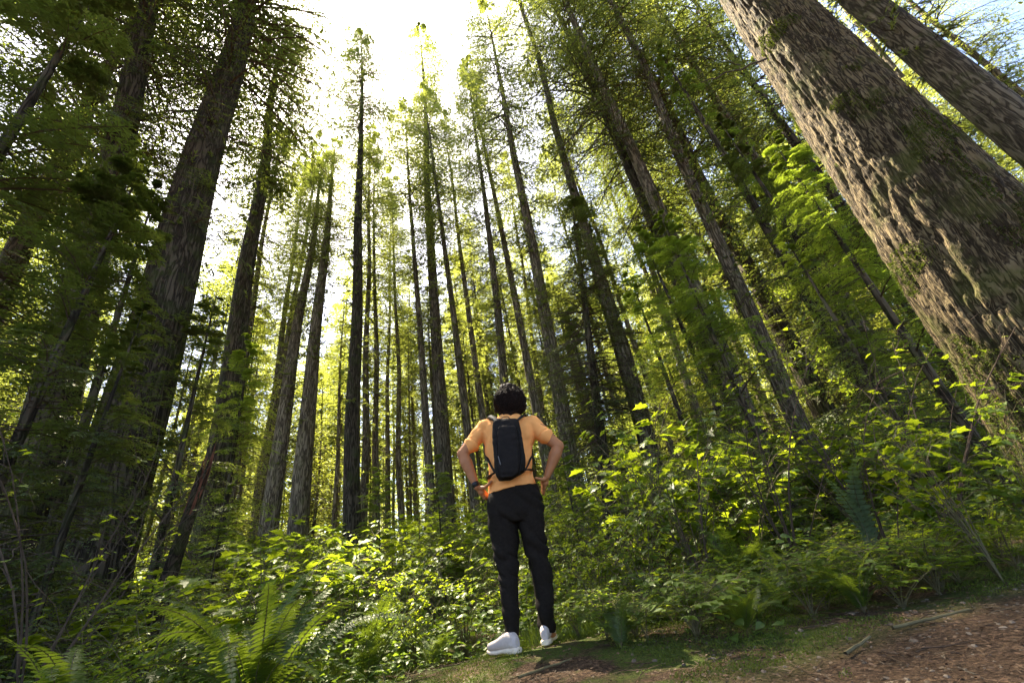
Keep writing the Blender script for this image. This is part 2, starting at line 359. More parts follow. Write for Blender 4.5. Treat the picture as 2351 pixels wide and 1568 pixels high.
def deadwood_mesh(name, seed, H=16.0, nb=130, Lm=1.6, tuft=.25):
    global rng
    keep = rng; rng = np.random.default_rng(seed)
    t = rng.random(nb)**.75; az = rng.random(nb)*6.283
    L = Lm*(.3+.9*rng.random(nb)**1.5)*(.45+.6*t)
    O = np.stack([np.zeros(nb), np.zeros(nb), t*H], -1)
    b = Buf(); k = 5; tt = np.linspace(0, 1, k)
    H3 = np.stack([np.cos(az), np.sin(az), np.zeros(nb)], -1); S = np.stack([-np.sin(az), np.cos(az), np.zeros(nb)], -1)
    el = .1+.35*rng.standard_normal(nb); dr = .35*rng.random(nb)+.1; cu = (rng.random(nb)-.5)*.8
    def P(T): return O[:, None]+L[:, None, None]*(H3[:, None]*(T*np.cos(el)[:, None])[..., None]+S[:, None]*(cu[:, None]*T**2)[..., None]+np.array([0, 0, 1.])*(T*np.sin(el)[:, None]-dr[:, None]*T**2)[..., None])
    b.tubes(P(np.tile(tt, (nb, 1))), (.011*(.5+L[:, None]))*(1-.8*tt[None]), 3, 1)
    ns = 7
    T = .25+.75*rng.random((nb, ns)); B = P(T)
    D = norm(H3[:, None]*.8+S[:, None]*rng.choice([-1, 1], (nb, ns, 1))*(.5+rng.random((nb, ns, 1)))+np.array([0, 0, 1.])*(rng.random((nb, ns, 1))-.6)*.8)
    l = L[:, None]*.4*(.4+rng.random((nb, ns)))
    E = B+D*l[..., None]; Mi = (B+E)/2+(rng.random((nb, ns, 3))-.5)*.12*l[..., None]; E[..., 2] -= .1*l
    b.tubes(np.stack([B, Mi, E], 2).reshape(-1, 3, 3), np.tile([.007, .005, .0025], (nb*ns, 1)), 3, 1)
    # a few live tufts
    q = rng.random((nb, ns)) < tuft
    if q.any():
        Bq = B[q]; Eq = E[q]; m = len(Bq); nbd = 16
        s = rng.random((m, nbd, 1)); c = Bq[:, None]*(1-s)+Eq[:, None]*s
        D = norm(norm(Eq-Bq)[:, None]+(rng.random((m, nbd, 3))-.5)*1.6)
        b.blades(c.reshape(-1, 3), D.reshape(-1, 3), .10+.08*rng.random(m*nbd), np.full(m*nbd, .045), rng.random((m*nbd, 3))-.5, 0)
    me = b.mesh(name, [M['fir'], M['twig']])
    rng = keep
    return me
def trunk_mesh(name, H, r0, mat, seed=0, sides=14, rows=26, flare=.35, wob=.12, top=.12):
    z = np.concatenate([[-.5, -.2, 0, .15, .4, .8], np.linspace(1.4, H, rows)])
    t = np.clip(z/H, 0, 1)
    r = r0*((1-t)**.75*(1-top)+top*(1-t)+.02)*(1+flare*np.exp(-np.clip(z, -.5, None)/.55))
    cx = wob*(noise3(z*.16, seed, 1)-.5)*2*np.minimum(1, z/3+.2); cy = wob*(noise3(z*.16, seed, 9)-.5)*2*np.minimum(1, z/3+.2)
    cx[:3] = cx[2]; cy[:3] = cy[2]
    a = np.arange(sides)/sides*2*np.pi
    lob = 1+.10*(noise3(np.cos(a)[None]*1.5+seed, np.sin(a)[None]*1.5, z[:, None]*.3)-.5)+.25*np.exp(-np.clip(z, 0, None)/.5)[:, None]*(noise3(np.cos(a)*2.2+seed, np.sin(a)*2.2, seed*1.7)-.5)[None]
    V = np.stack([cx[:, None]+r[:, None]*lob*np.cos(a), cy[:, None]+r[:, None]*lob*np.sin(a), z[:, None]+0*a[None]], -1)
    k = len(z)
    i = np.arange(k-1)[:, None]*sides; A = np.arange(sides)[None]; Bq = (A+1) % sides
    Q = np.stack([i+A, i+Bq, i+sides+Bq, i+sides+A], -1).reshape(-1, 4)
    return mesh_np(name, V.reshape(-1, 3), Q, [mat], smooth=True)

CR_FIR = [crown_mesh('fir_crown', s, gap=g-.05, R=R_, nb=165, blen=.145, bw=.052, ntw=11, nbl=11) for s, g, R_ in ((11, .45, 2.8), (12, .5, 2.5), (13, .4, 2.9), (14, .5, 2.6))]
CR_DTHIN = crown_mesh('hemlock_crown', 33, nb=195, ntw=11, nbl=10, blen=.14, bw=.05, R=2.8, leaf='cedar', gap=.36)
CR_THIN = crown_mesh('fir_crown', 15, gap=.45, R=2.5, nb=150, ntw=11, nbl=11, blen=.145, bw=.052)
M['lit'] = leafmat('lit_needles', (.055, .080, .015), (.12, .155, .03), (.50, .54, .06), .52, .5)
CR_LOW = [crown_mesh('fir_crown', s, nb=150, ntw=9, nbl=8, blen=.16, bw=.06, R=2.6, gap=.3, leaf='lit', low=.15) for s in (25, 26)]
CR_FAR = [crown_mesh('fir_crown', s, nb=120, ntw=7, nbl=6, blen=.30, bw=.12, R=2.7, gap=.4) for s in (21, 22, 23)]
CR_FINE = [crown_mesh('hemlock_crown', s, nb=260, ntw=15, nbl=14, blen=.095, bw=.034, R=3.1, leaf='cedar', gap=.38) for s in (34, 35)]
CR_DARK = [crown_mesh('hemlock_crown', s, nb=190, ntw=11, nbl=9, blen=.17, bw=.06, R=3.1, leaf='cedar', gap=.42) for s in (31, 32)]
DEAD = [deadwood_mesh('dead_branches', s, tuft=.3) for s in (41, 42, 43)]
def near_bough_mesh(name, seed, H, nb, L0, leaf='cedar', blen=.055, bw=.02, azc=None, ntw=22, nbl=16, el0=-8, droop=.25):
    """long drooping boughs of a tree close to the camera"""
    global rng
    keep = rng; rng = np.random.default_rng(seed)
    t = rng.random(nb); az = rng.random(nb)*6.283 if azc is None else azc+rng.standard_normal(nb)*.9
    O = np.stack([np.zeros(nb), np.zeros(nb), t*H], -1)
    L = L0*(.5+.7*rng.random(nb))
    b = Buf()
    sprays(b, O, az, np.radians(el0+14*rng.standard_normal(nb)), L, droop+.2*rng.random(nb), ntw, nbl, blen, bw, twf=.30, tilt=.3, rad=.011, bare=.15)
    me = b.mesh(name, [M[leaf], M['twig']])
    rng = keep
    return me
NEAR = [near_bough_mesh('lower_boughs', 51, 9.0, 42, 2.3), near_bough_mesh('lower_boughs', 52, 9.0, 42, 2.0, blen=.06)]

def conifer(name, p0, lean, H, r0, mat, crown, cz, clen, cr=1.0, dead=None, near=None, label='', cat='tree', group=None, seed=0, sides=14, wob=.12):
    """root at the foot, z axis along the trunk; crown (mesh) from height cz over clen metres"""
    root = thing(name, p0, label, cat, group)
    root.rotation_mode = 'QUATERNION'
    root.rotation_quaternion = Vector(lean).to_track_quat('Z', 'Y')
    link('trunk', trunk_mesh('trunk', H, r0, mat, seed, sides, wob=wob), root)
    if crown:
        c = link('crown', crown, root); c.location = (0, 0, cz); c.scale = (cr, cr, clen/18.0); c.rotation_euler = (0, 0, seed*1.7)
    if dead is not None:
        d = link('dead_branches', DEAD[dead], root); z0 = H*.12; d.location = (0, 0, z0); d.scale = (1, 1, max(1, cz+1-z0)/16.0); d.rotation_euler = (0, 0, seed*2.3)
    if near is not None:
        me, z0, sc, rz = near
        b = link('lower_boughs', me, root); b.location = (0, 0, z0); b.scale = sc if isinstance(sc, tuple) else (sc,)*3; b.rotation_euler = (0, 0, rz)
    return root
def place(pm, w, D, pt=None):
    """a trunk seen w px wide at pixel pm, D metres across -> foot point, lean vector"""
    d = D*FPX/w
    A = at_depth(*pm, d)
    ax = np.array([0, 0, 1.0])
    if pt is not None:
        r = ray(*pt); hd = math.hypot(A[0], A[1]); 
        s = (A[0]*r[0]+A[1]*r[1])/(r[0]**2+r[1]**2)       # closest approach to the vertical through A
        Bp = CAM+r*s
        ax = (Bp-A); ax = ax/np.linalg.norm(ax)*(1 if Bp[2] > A[2] else -1)
        if abs(ax[0]) > .12 or abs(ax[1]) > .12: ax[:2] = np.clip(ax[:2], -.12, .12); ax = ax/np.linalg.norm(ax)
    P = A.copy()
    for _ in range(4): P = A+ax*((ground(P[0], P[1])-A[2])/ax[2])
    return P, ax
TREES = []   # (x, y) of everything standing
def add_tree(pm, w, D, pt, H, cz, cl, cr, kind, label, name='conifer', mat='bark', dead=0, near=None, group=None, toppx=None, wob=.12, sides=14):
    P, ax = place(pm, w, D, pt)
    if toppx:
        r = ray(*toppx); s = math.hypot(P[0], P[1])/math.hypot(r[0], r[1]); H = CAM[2]+r[2]*s-P[2]
        cz, cl = H*cz, H*(1-cz)+.4
    else: cz, cl = H*cz, H*cl
    i = len(TREES); TREES.append((P[0], P[1]))
    cm = {'fir': CR_FIR[i % 4], 'thin': CR_THIN, 'dthin': CR_DTHIN, 'far': CR_FAR[i % 3], 'dark': CR_FINE[i % 2] if D*FPX/w < 15 else CR_DARK[i % 2], None: None}[kind]
    return conifer(name, P, ax, H, D*.5*1.12, M[mat], cm, cz, cl, cr, None if dead is None else i % 3, near, label, 'tree', group, seed=i*3+1, wob=wob, sides=sides)

T = add_tree
# left, dark
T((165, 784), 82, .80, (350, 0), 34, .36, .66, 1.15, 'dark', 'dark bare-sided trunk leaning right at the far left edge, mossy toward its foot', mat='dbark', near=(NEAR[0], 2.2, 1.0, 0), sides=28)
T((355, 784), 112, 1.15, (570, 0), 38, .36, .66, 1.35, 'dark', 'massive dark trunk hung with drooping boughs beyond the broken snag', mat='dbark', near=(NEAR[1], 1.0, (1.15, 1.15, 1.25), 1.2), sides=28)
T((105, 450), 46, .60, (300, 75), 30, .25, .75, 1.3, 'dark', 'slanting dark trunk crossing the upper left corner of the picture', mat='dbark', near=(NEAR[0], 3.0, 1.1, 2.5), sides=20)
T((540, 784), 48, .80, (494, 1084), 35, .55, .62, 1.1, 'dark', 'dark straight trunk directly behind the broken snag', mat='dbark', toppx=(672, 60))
T((550, 884), 20, .42, (598, 600), 33, .45, .58, 1.0, 'fir', 'thin trunk just right of the dark trunk behind the snag', toppx=(662, 300))
T((640, 900), 17, .50, (700, 540), 34, .45, .58, 1.0, 'fir', 'slim trunk left of the pale paired trunks, above the maple-leaf shrubs', toppx=(745, 300))
T((675, 834), 33, .74, (706, 620), 36, .52, .54, .8, 'fir', 'pale trunk, left one of the pair above the bright shrubs', toppx=(752, 370))
T((720, 834), 36, .80, (775, 300), 37, .60, .5, .8, 'fir', 'tall brown trunk, right one of the pair above the bright shrubs', toppx=(776, 325))
T((602, 1100), 19, .52, (655, 700), 33, .45, .58, 1.0, 'fir', 'slim dark trunk between the snag and the pale paired trunks', toppx=(725, 360))
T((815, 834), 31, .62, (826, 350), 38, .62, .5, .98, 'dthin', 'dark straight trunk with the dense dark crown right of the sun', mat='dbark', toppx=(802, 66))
T((838, 934), 17, .42, (846, 600), 34, .5, .52, .9, 'fir', 'pale slim trunk touching the right side of the darkest central trunk')
T((861, 784), 13, .36, (858, 500), 33, .5, .52, .9, 'fir', 'very slim trunk, first right of the darkest central trunk')
T((893, 784), 10, .34, (896, 550), 32, .5, .52, .9, 'fir', 'thread-thin pale trunk between the darkest central trunk and the tall bare one')
T((912, 834), 12, .36, (905, 600), 33, .5, .52, .9, 'fir', 'thin trunk rising over the hemlock sapling left of the person')
T((966, 784), 17, .42, (950, 560), 34, .5, .52, .95, 'fir', 'slender trunk just left of the tallest bare-stemmed tree')
T((1003, 784), 28, .70, (975, 260), 40, .54, .52, 1.2, 'thin', 'tall bare-stemmed tree with the pointed pale crown against open sky', toppx=(944, 58))
T((1044, 784), 18, .42, (1018, 575), 34, .5, .52, .9, 'fir', 'straight trunk standing above the left elbow of the person')
T((1086, 784), 16, .40, (1063, 615), 33, .5, .52, .9, 'fir', 'slim trunk seen above the left shoulder of the person')
T((1104, 784), 9, .34, (1078, 560), 32, .5, .52, .9, 'fir', 'thin trunk between two slim ones left of the dark hair')
T((1150, 784), 21, .44, (1083, 250), 36, .5, .52, .8, 'fir', 'trunk rising straight out of the dark hair of the person', toppx=(1062, 150))
T((1198, 784), 20, .44, (1094, 250), 38, .45, .55, .95, 'thin', 'trunk right of the hair, topped by a ragged dark crown in the sky gap', toppx=(1086, 128))
T((1221, 784), 12, .36, (1203, 650), 33, .5, .5, .9, 'fir', 'thin trunk above the right shoulder of the person')
T((1263, 784), 32, .55, (1213, 525), 35, .40, .62, 1.0, 'fir', 'stout trunk behind the right elbow with a mossy base in the shrubs')
T((1404, 725), 28, .46, (1194, 0), 44, .55, .5, .9, 'fir', 'long slanting bare trunk crossing behind the right-hand hemlock boughs, leftmost of the steep three', sides=16)
T((1379, 565), 12, .36, (1304, 350), 36, .5, .5, .9, 'fir', 'thin trunk tucked behind the long slanting bare trunk')
T((1479, 415), 31, .50, (1299, 0), 42, .50, .55, .95, 'fir', 'knotty slanting trunk, second of the steep three right of the sky gap', sides=16, near=(NEAR[0], 4.0, .8, .4))
T((1429, 425), 14, .38, (1374, 260), 36, .45, .55, 1.0, 'fir', 'thin dark slanting trunk between the second and third steep trunks')
T((1449, 100), 22, .44, (1404, 0), 40, .45, .58, 1.0, 'fir', 'dark slanting trunk, third of the steep ones, against dense crowns')
T((1539, 65), 18, .42, (1499, 0), 38, .4, .6, 1.1, 'fir', 'dark thin trunk crossing the top edge left of the giant trunk')
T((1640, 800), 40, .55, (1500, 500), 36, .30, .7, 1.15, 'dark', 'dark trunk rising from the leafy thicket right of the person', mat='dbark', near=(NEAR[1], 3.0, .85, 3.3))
T((1690, 700), 17, .40, (1582, 500), 34, .35, .65, 1.05, 'fir', 'thin trunk close left of the sunlit-edged stout trunk')
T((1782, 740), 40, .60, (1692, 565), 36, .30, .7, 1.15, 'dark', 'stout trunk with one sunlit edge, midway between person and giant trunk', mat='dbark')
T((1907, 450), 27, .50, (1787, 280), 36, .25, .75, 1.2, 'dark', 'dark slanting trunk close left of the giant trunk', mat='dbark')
T((1987, 859), 25, .45, (1900, 690), 33, .3, .7, 1.1, 'fir', 'brown trunk left of the giant trunk, base behind thin stems')
T((2060, 870), 18, .42, (1960, 700), 33, .3, .7, 1.1, 'fir', 'slim brown trunk nearest the lower left side of the giant trunk')
T((2170, 140), 72, .72, (1990, 0), 40, .45, .55, 1.15, 'fir', 'second largest slanting trunk, in the upper right corner', sides=24, mat='bark')
T((2217, 115), 17, .42, (2142, 50), 38, .42, .6, 1.1, 'fir', 'thin trunk beyond the corner trunk at the upper right')
T((2117, 225), 18, .42, (2017, 110), 38, .35, .65, 1.1, 'fir', 'thin dark trunk between the giant trunk and the corner trunk')
T((1345, 700), 24, .30, (1340, 560), 11, .08, .92, .62, 'dark', 'small dark hemlock with drooping tiers right of the head', dead=None, mat='dbark', wob=.05)
T((1850, 640), 22, .32, (1800, 520), 12, .1, .9, .8, 'dark', 'young hemlock with spreading sprays left of the giant trunk', dead=None, mat='dbark', wob=.05)

# random stand behind
def far_stand():
    k = 0; tries = 0
    lab = 'slim straight conifer, one of many standing deep in the forest behind'
    while k < 120 and tries < 4000:
        tries += 1
        az = math.radians(rng.uniform(-62, 60)); d = 20+48*rng.random()**.8
        if -24 < math.degrees(az) < 3 and d < 26: continue
        x, y = d*math.sin(az), d*math.cos(az)
        if min((x-a)**2+(y-b)**2 for a, b in TREES) < 4.0: continue
        # keep the sky gap toward the sun and above the middle open
        i = len(TREES); TREES.append((x, y))
        H = rng.uniform(26, 37) if d < 45 else rng.uniform(28, 40)
        if -28 < math.degrees(az) < 8: H = min(H, .62*d+8)
        if -60 < math.degrees(az) <= -20: H = min(H, .85*d+1)
        cf = rng.uniform(.32, .5)
        P = (x, y, float(ground(x, y)))
        ax = np.array([rng.normal()*.012, rng.normal()*.012, 1.0])
        r = rng.uniform(.16, .27)
        far = d > 38
        conifer('conifer', P, ax, H, r, M['bark'], (CR_FAR[i % 3] if far else CR_FIR[i % 4]), H*cf, H*(1-cf)+.3, rng.uniform(.85, 1.2), i % 3, None, lab, 'tree', 'background conifers', seed=i*3+1, sides=10 if far else 12)
        k += 1
far_stand()
def slim_stand():
    k = 0; tr = 0
    while k < 34 and tr < 4000:
        tr += 1
        az = math.radians(rng.uniform(-46, 12)); d = rng.uniform(23, 48); x, y = d*math.sin(az), d*math.cos(az)
        if min((x-a)**2+(y-b)**2 for a, b in TREES) < 2.2: continue
        i = len(TREES); TREES.append((x, y)); H = min(rng.uniform(18, 27), .5*d+5)
        conifer('slim_conifer', (x, y, float(ground(x, y))), (rng.normal()*.01, rng.normal()*.01, 1), H, rng.uniform(.10, .17), M['bark'], CR_FAR[i % 3], H*.6, H*.4, rng.uniform(.45, .6), i % 3, None, 'pole-thin conifer, one of many packed between the larger trunks', 'tree', 'pole-thin background conifers', seed=i*3+1, sides=8)
        k += 1
slim_stand()
def mid_layer():
    k = 0; tr = 0
    while k < 85 and tr < 5000:
        tr += 1
        az = math.radians(rng.uniform(-60, 58)); d = rng.uniform(24, 62)
        x, y = d*math.sin(az), d*math.cos(az)
        if min((x-a)**2+(y-b)**2 for a, b in TREES) < 3.0: continue
        i = len(TREES); TREES.append((x, y)); H = rng.uniform(9, 21)
        if -58 < math.degrees(az) <= -15: H = min(H, .62*d)
        conifer('understory_conifer', (x, y, float(ground(x, y))), (0, 0, 1), H, .008*H, M['bark'], CR_FAR[i % 3] if d > 34 else CR_LOW[i % 2], H*.08, H*.92, rng.uniform(.7, 1.0), None, None, 'shorter leafy conifer, one of many filling the gaps between the tall trunks', 'tree', 'shorter conifers between the tall trunks', seed=i, sides=8)
        k += 1
mid_layer()
def behind():  # out-of-view trees, added to cut the skylight coming from behind the camera
    lab = 'unseen conifer beyond the right edge and behind the viewpoint, added to dim the skylight'
    for k in range(15):
        az = math.radians(80+k*14.5+rng.uniform(-5, 5)); d = rng.uniform(7, 17)
        x, y = d*math.sin(az), d*math.cos(az); i = len(TREES); TREES.append((x, y)); H = rng.uniform(28, 36)
        conifer('conifer', (x, y, float(ground(x, y))), (0, 0, 1), H, .25, M['bark'], CR_DARK[i % 2], H*.33, H*.67, 1.1, None, None, lab, 'tree', 'unseen conifers added behind the viewpoint', seed=i)
behind()
def far_wood():
    """distant forest edge, one mass"""
    b = Buf(); n = 520
    az = np.radians(rng.uniform(-80, 75, n)); d = rng.uniform(66, 120, n)
    X, Y = d*np.sin(az), d*np.cos(az); Z = ground(X, Y); Hh = rng.uniform(18, 34, n)
    P = np.stack([np.stack([X, Y, Z-1], -1), np.stack([X, Y, Z+Hh], -1)], 1)
    b.tubes(P, np.tile([.25, .04], (n, 1)), 5, 1)
    m = 520
    t = rng.random((n, m))**.8; a = rng.random((n, m))*6.283; R = 3.4*(1.02-t)**.8*(.25+.85*rng.random((n, m)))
    c = np.stack([X[:, None]+R*np.cos(a), Y[:, None]+R*np.sin(a), Z[:, None]+Hh[:, None]*(.12+.88*t)-R*.25], -1)
    D = norm(np.stack([np.cos(a), np.sin(a), -.5+0*a], -1)+(rng.random((n, m, 3))-.5)*.7)
    b.blades(c.reshape(-1, 3), D.reshape(-1, 3), .7+.7*rng.random(n*m), np.full(n*m, .34), rng.random((n*m, 3))-[.5, .5, 0], 0)
    tag(link('distant_wood', b.mesh('distant_wood', [M['fir'], M['bark']])), 'far-off pale green forest filling the gaps between the trunks', kind='stuff')
far_wood()

# ------------------------------------------------------------------ the giant trunk and the broken snag
def furrowed(name, H, r0, mat, hi=12.0, na=300, nz=1100, top=None, seed=3, amp=.03, flare=.5, jag=0, taper=.9, squeeze=0):
    z = np.linspace(-.4, hi, nz)
    if H > hi: z = np.concatenate([z, np.linspace(hi+.3, H, 30)])
    t = np.clip(z/H, 0, 1)
    r = r0*((1-t*taper))*(1+flare*np.exp(-np.clip(z, 0, None)/.7))*(1-squeeze*np.clip(z/9, 0, 1))
    a = np.arange(na)/na*2*np.pi
    ca, sa = np.cos(a)[None], np.sin(a)[None]
    Z = z[:, None]+0*ca; X = ca*r0+0*Z; Y = sa*r0+0*Z
    wx = (fbm(X*3+9, Y*3, Z*1.5, 2)-.4)*.10
    n1 = noise3((X+wx)*7.5, (Y+wx)*7.5, Z*1.5+seed); n2 = noise3((X-wx)*14+4, (Y+wx)*14, Z*3.2+seed)
    n3 = fbm(X*40, Y*40, Z*18, 3)
    n4 = noise3((X+wx*.6)*24+8, (Y-wx*.6)*24, Z*7)
    f1 = np.clip(np.abs(2*(n1*.75+n2*.25)-1)*3.4, 0, 1)**.8; f2 = np.clip(np.abs(2*(n2*.7+n4*.3)-1)*2.6, 0, 1)
    d = amp*(f1*.9+f2*.55+n3*.65-1.1)*np.clip(r[:, None]/r0, .2, 1)
    big = .06*r0*(fbm(X*1.5/r0*.5, Y*1.5/r0*.5, Z*.4, 2)-.4)+.35*r0*np.exp(-np.clip(Z, 0, None)/.6)*(noise3(ca*2+0*Z, sa*2+0*Z, 1)-.45)
    R = r[:, None]+d+big
    if jag:
        zt = H-jag*noise3(ca*2.5, sa*2.5, seed)*1.0
        Z = np.minimum(Z, zt)
    V = np.stack([R*ca, R*sa, Z], -1)
    k = len(z)
    i = np.arange(k-1)[:, None]*na; A = np.arange(na)[None]; B_ = (A+1) % na
    Q = np.stack([i+A, i+B_, i+na+B_, i+na+A], -1).reshape(-1, 4)
    V = V.reshape(-1, 3)
    # closed top
    V = np.concatenate([V, [[0, 0, V[-na:, 2].min()-.05]]]); o = (k-1)*na
    Tt = np.stack([o+A[0], o+B_[0], np.full(na, len(V)-1)], -1)
    return mesh_np(name, V, [Tt, Q], [mat], smooth=True)
P, ax = place((2060, 385), 250, 1.22, (1742, 0)); TREES.append((P[0], P[1]))
g = thing('giant_conifer', P, 'giant furrowed trunk in the right foreground, sunlit down its left edge', 'tree')
g.rotation_mode = 'QUATERNION'; g.rotation_quaternion = Vector(ax).to_track_quat('Z', 'Y')
link('trunk', furrowed('trunk', 42, .645, M['giant'], amp=.042, squeeze=.34, flare=.08, na=360, nz=1300), g)
c = link('crown', CR_FIR[2], g); c.location = (0, 0, 22); c.scale = (1.3, 1.3, 1.15)
b = Buf()
def wig(p, q, k=9, a=.05, sag=0):
    t = np.linspace(0, 1, k)[:, None]; p = np.array(p, float); q = np.array(q, float)
    w = p+(q-p)*t+(rng.random((k, 3))-.5)*a*np.sin(t*np.pi)*np.linalg.norm(q-p)
    w[:, 2] -= sag*(t[:, 0])**2
    return w
gm = g.matrix_basis if False else Matrix.Translation(g.location) @ g.rotation_quaternion.to_matrix().to_4x4()
gi = np.array(gm.inverted())
def gl(px, py, d): p = at_depth(px, py, d); return (gi @ np.append(p, 1))[:3]
for (p, q, r_) in (((1760, 135, 4.7), (1610, 190, 4.4), .013), ((1700, 150, 4.5), (1665, 140, 4.3), .007), ((2300, 800, 4.2), (2170, 740, 4.0), .01), ((2330, 900, 4.0), (2120, 800, 3.9), .008)):
    w = wig(gl(*p), gl(*q), 9, .08); b = Buf(); b.tubes(w[None], np.linspace(r_, r_*.3, 9)[None], 5, 0); link('dead_branch', b.mesh('dead_branch', [M['twig']]), g)

Psn = at_depth(345, 1450, 4.9); Tsn = at_depth(484, 1036, 5.3)
axs = norm(Tsn-Psn); Psn = Psn+axs*((ground(Psn[0], Psn[1])-Psn[2])/axs[2]); Hs = float(np.linalg.norm(Tsn-Psn))
def moss_on(tr, mesh, n, zmax, thr, seed):
    """cushions of moss standing proud of the bark"""
    nv = len(mesh.vertices); co = np.zeros(nv*3, np.float32); no = np.zeros(nv*3, np.float32)
    mesh.vertices.foreach_get('co', co); mesh.vertices.foreach_get('normal', no); co = co.reshape(-1, 3); no = no.reshape(-1, 3)
    pick = rng.integers(0, nv, n*6); c, m_ = co[pick], no[pick]
    f = fbm(c[:, 0]*2.6+seed, c[:, 1]*2.6, c[:, 2]*1.6, 4)+.12*np.clip(1-c[:, 2]/zmax, -1, 1)
    k = (f > thr) & (c[:, 2] > -.1); c, m_ = c[k][:n], m_[k][:n]; n2 = len(c)
    b = Buf(); J = (rng.random((n2, 3))-.5)
    D = norm(m_+J*1.3+[0, 0, -.35]); b.blades(c+J*.012, D, .010+.022*rng.random(n2), .006+.006*rng.random(n2), rng.random((n2, 3))-.5, 0)
    link('moss', b.mesh('moss', [M['moss']]), tr)
gt = [o for o in g.children if o.name.startswith('trunk')][0]
moss_on(gt, gt.data, 60000, 4.0, .56, 3)
sn = thing('broken_snag', Psn, 'leaning broken dead trunk with a jagged reddish top, left of the shrubs', 'snag')
sn.rotation_mode = 'QUATERNION'; sn.rotation_quaternion = Vector(axs).to_track_quat('Z', 'Y')
link('trunk', furrowed('trunk', Hs, .092, M['snag'], hi=Hs, na=60, nz=300, seed=8, amp=.010, flare=.25, jag=.55, taper=.35), sn)
b = Buf()
for i in range(14):
    z = Hs*rng.uniform(.2, .95); a = rng.uniform(0, 6.28); l = rng.uniform(.08, .35)
    w = wig((.08*math.cos(a), .08*math.sin(a), z), ((.1+l)*math.cos(a), (.1+l)*math.sin(a), z+rng.uniform(-.1, .1)), 5, .1); b = Buf(); b.tubes(w[None], np.linspace(.008, .003, 5)[None], 4, 0); link('branch_stub', b.mesh('branch_stub', [M['twig']]), sn)


b = Buf()
for i in range(13):
    a = i/13*6.283+rng.uniform(-.2, .2); z1 = Hs-.10+rng.uniform(-.18, .16)*(1+math.cos(a)); r_ = .046+.01*rng.random()
    p0 = np.array([r_*math.cos(a), r_*math.sin(a), Hs-.75]); p1 = np.array([r_*.85*math.cos(a+.2), r_*.85*math.sin(a+.2), z1])
    b.tubes(wig(p0, p1, 6, .03)[None], np.array([[.020, .021, .020, .016, .010, .002]]), 5, 0)
link('splintered_top', b.mesh('splintered_top', [M['rot']]), sn)

# ------------------------------------------------------------------ understory hemlocks
def hemlock_mesh(name, seed, H=8.0, R=1.8, nb=105, ntw=16, nbl=11, blen=.065, bw=.026, leaf='cedar', low=.15, droop=.3):
    global rng
    keep = rng; rng = np.random.default_rng(seed)
    t = np.sort(rng.random(nb)); az = rng.random(nb)*6.283
    L = R*np.clip(1.04-t, .02, 1)**.75*np.where(t < low, .7+.3*t/low, 1)*(.35+.8*noise3(np.cos(az)*1.6+3, np.sin(az)*1.6+seed, t*5))*(.8+.5*rng.random(nb))+.06
    O = np.stack([np.zeros(nb), np.zeros(nb), t*H], -1)
    b = Buf()
    sprays(b, O, az, np.radians(12+18*t+10*rng.standard_normal(nb)), L, droop+.25*rng.random(nb), ntw, nbl, blen, bw, twf=.32, tilt=.3, rad=.010, bare=.1)
    me = b.mesh(name, [M[leaf], M['twig']]); rng = keep
    return me
HEM = [hemlock_mesh('crown', s) for s in (61, 62, 63)]
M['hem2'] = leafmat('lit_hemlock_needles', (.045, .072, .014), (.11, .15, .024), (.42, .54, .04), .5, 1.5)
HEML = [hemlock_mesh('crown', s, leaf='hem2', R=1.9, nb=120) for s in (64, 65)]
SAP = [hemlock_mesh('crown', s, H=2.0, R=.75, nb=80, ntw=16, nbl=9, blen=.035, bw=.014, leaf='hem2', droop=.15) for s in (66, 67, 68)]
def at_r(px, py, r):
    q = ray(px, py); q = q/math.hypot(q[0], q[1]); x, y = q[0]*r, q[1]*r
    return np.array([x, y, float(ground(x, y))]), CAM[2]+q[2]*r
def hemlock(px, py, r, H, me, label, w=1.0, rz=0., z0=.06, rt=None):
    P, _ = at_r(px, py, r); TREES.append((P[0], P[1]))
    t = thing('young_hemlock', P, label, 'tree', 'young hemlocks under the tall trees'); t.rotation_euler = (rng.normal()*.02, rng.normal()*.02, rz)
    link('trunk', trunk_mesh('trunk', H, rt or .011*H, M['dbark'], int(r*7), 8, 10, .1, .05), t)
    c = link('crown', me, t); c.location = (0, 0, H*z0); k = H*(1-z0)/8.0; c.scale = (k*w, k*w, k)
    return t
hemlock(1390, 760, 15.0, 13.5, HEM[0], 'dark drooping hemlock standing right of the head, behind the slanting bare trunk', 1.15, .3, .1)
hemlock(1330, 860, 13.0, 8.5, HEM[1], 'short shaggy hemlock with hanging boughs behind the right shoulder', 1.1, 1.3)
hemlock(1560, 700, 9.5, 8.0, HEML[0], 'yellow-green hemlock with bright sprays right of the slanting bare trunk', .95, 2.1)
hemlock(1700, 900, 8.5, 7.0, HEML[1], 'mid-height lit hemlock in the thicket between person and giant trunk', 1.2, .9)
hemlock(1700, 400, 13.0, 18.0, HEML[1], 'tallest vivid green hemlock, high beside the steep slanting trunks', .55, 3.0)
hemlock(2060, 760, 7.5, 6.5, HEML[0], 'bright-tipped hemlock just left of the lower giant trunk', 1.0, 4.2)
hemlock(1870, 620, 12.0, 12.0, HEM[2], 'dark leafy hemlock left of the giant trunk at its middle height', .85, 5.0)
hemlock(2240, 1000, 9.0, 4.5, HEML[1], 'small hemlock seen low behind the foot of the giant trunk', 1.2, 1.9)
hemlock(230, 900, 8.2, 8.0, HEM[0], 'dark shaggy hemlock between the two big left trunks', 1.15, 2.2)
hemlock(60, 900, 6.6, 7.0, HEM[1], 'dark twiggy hemlock at the left picture edge', 1.2, 4.4)
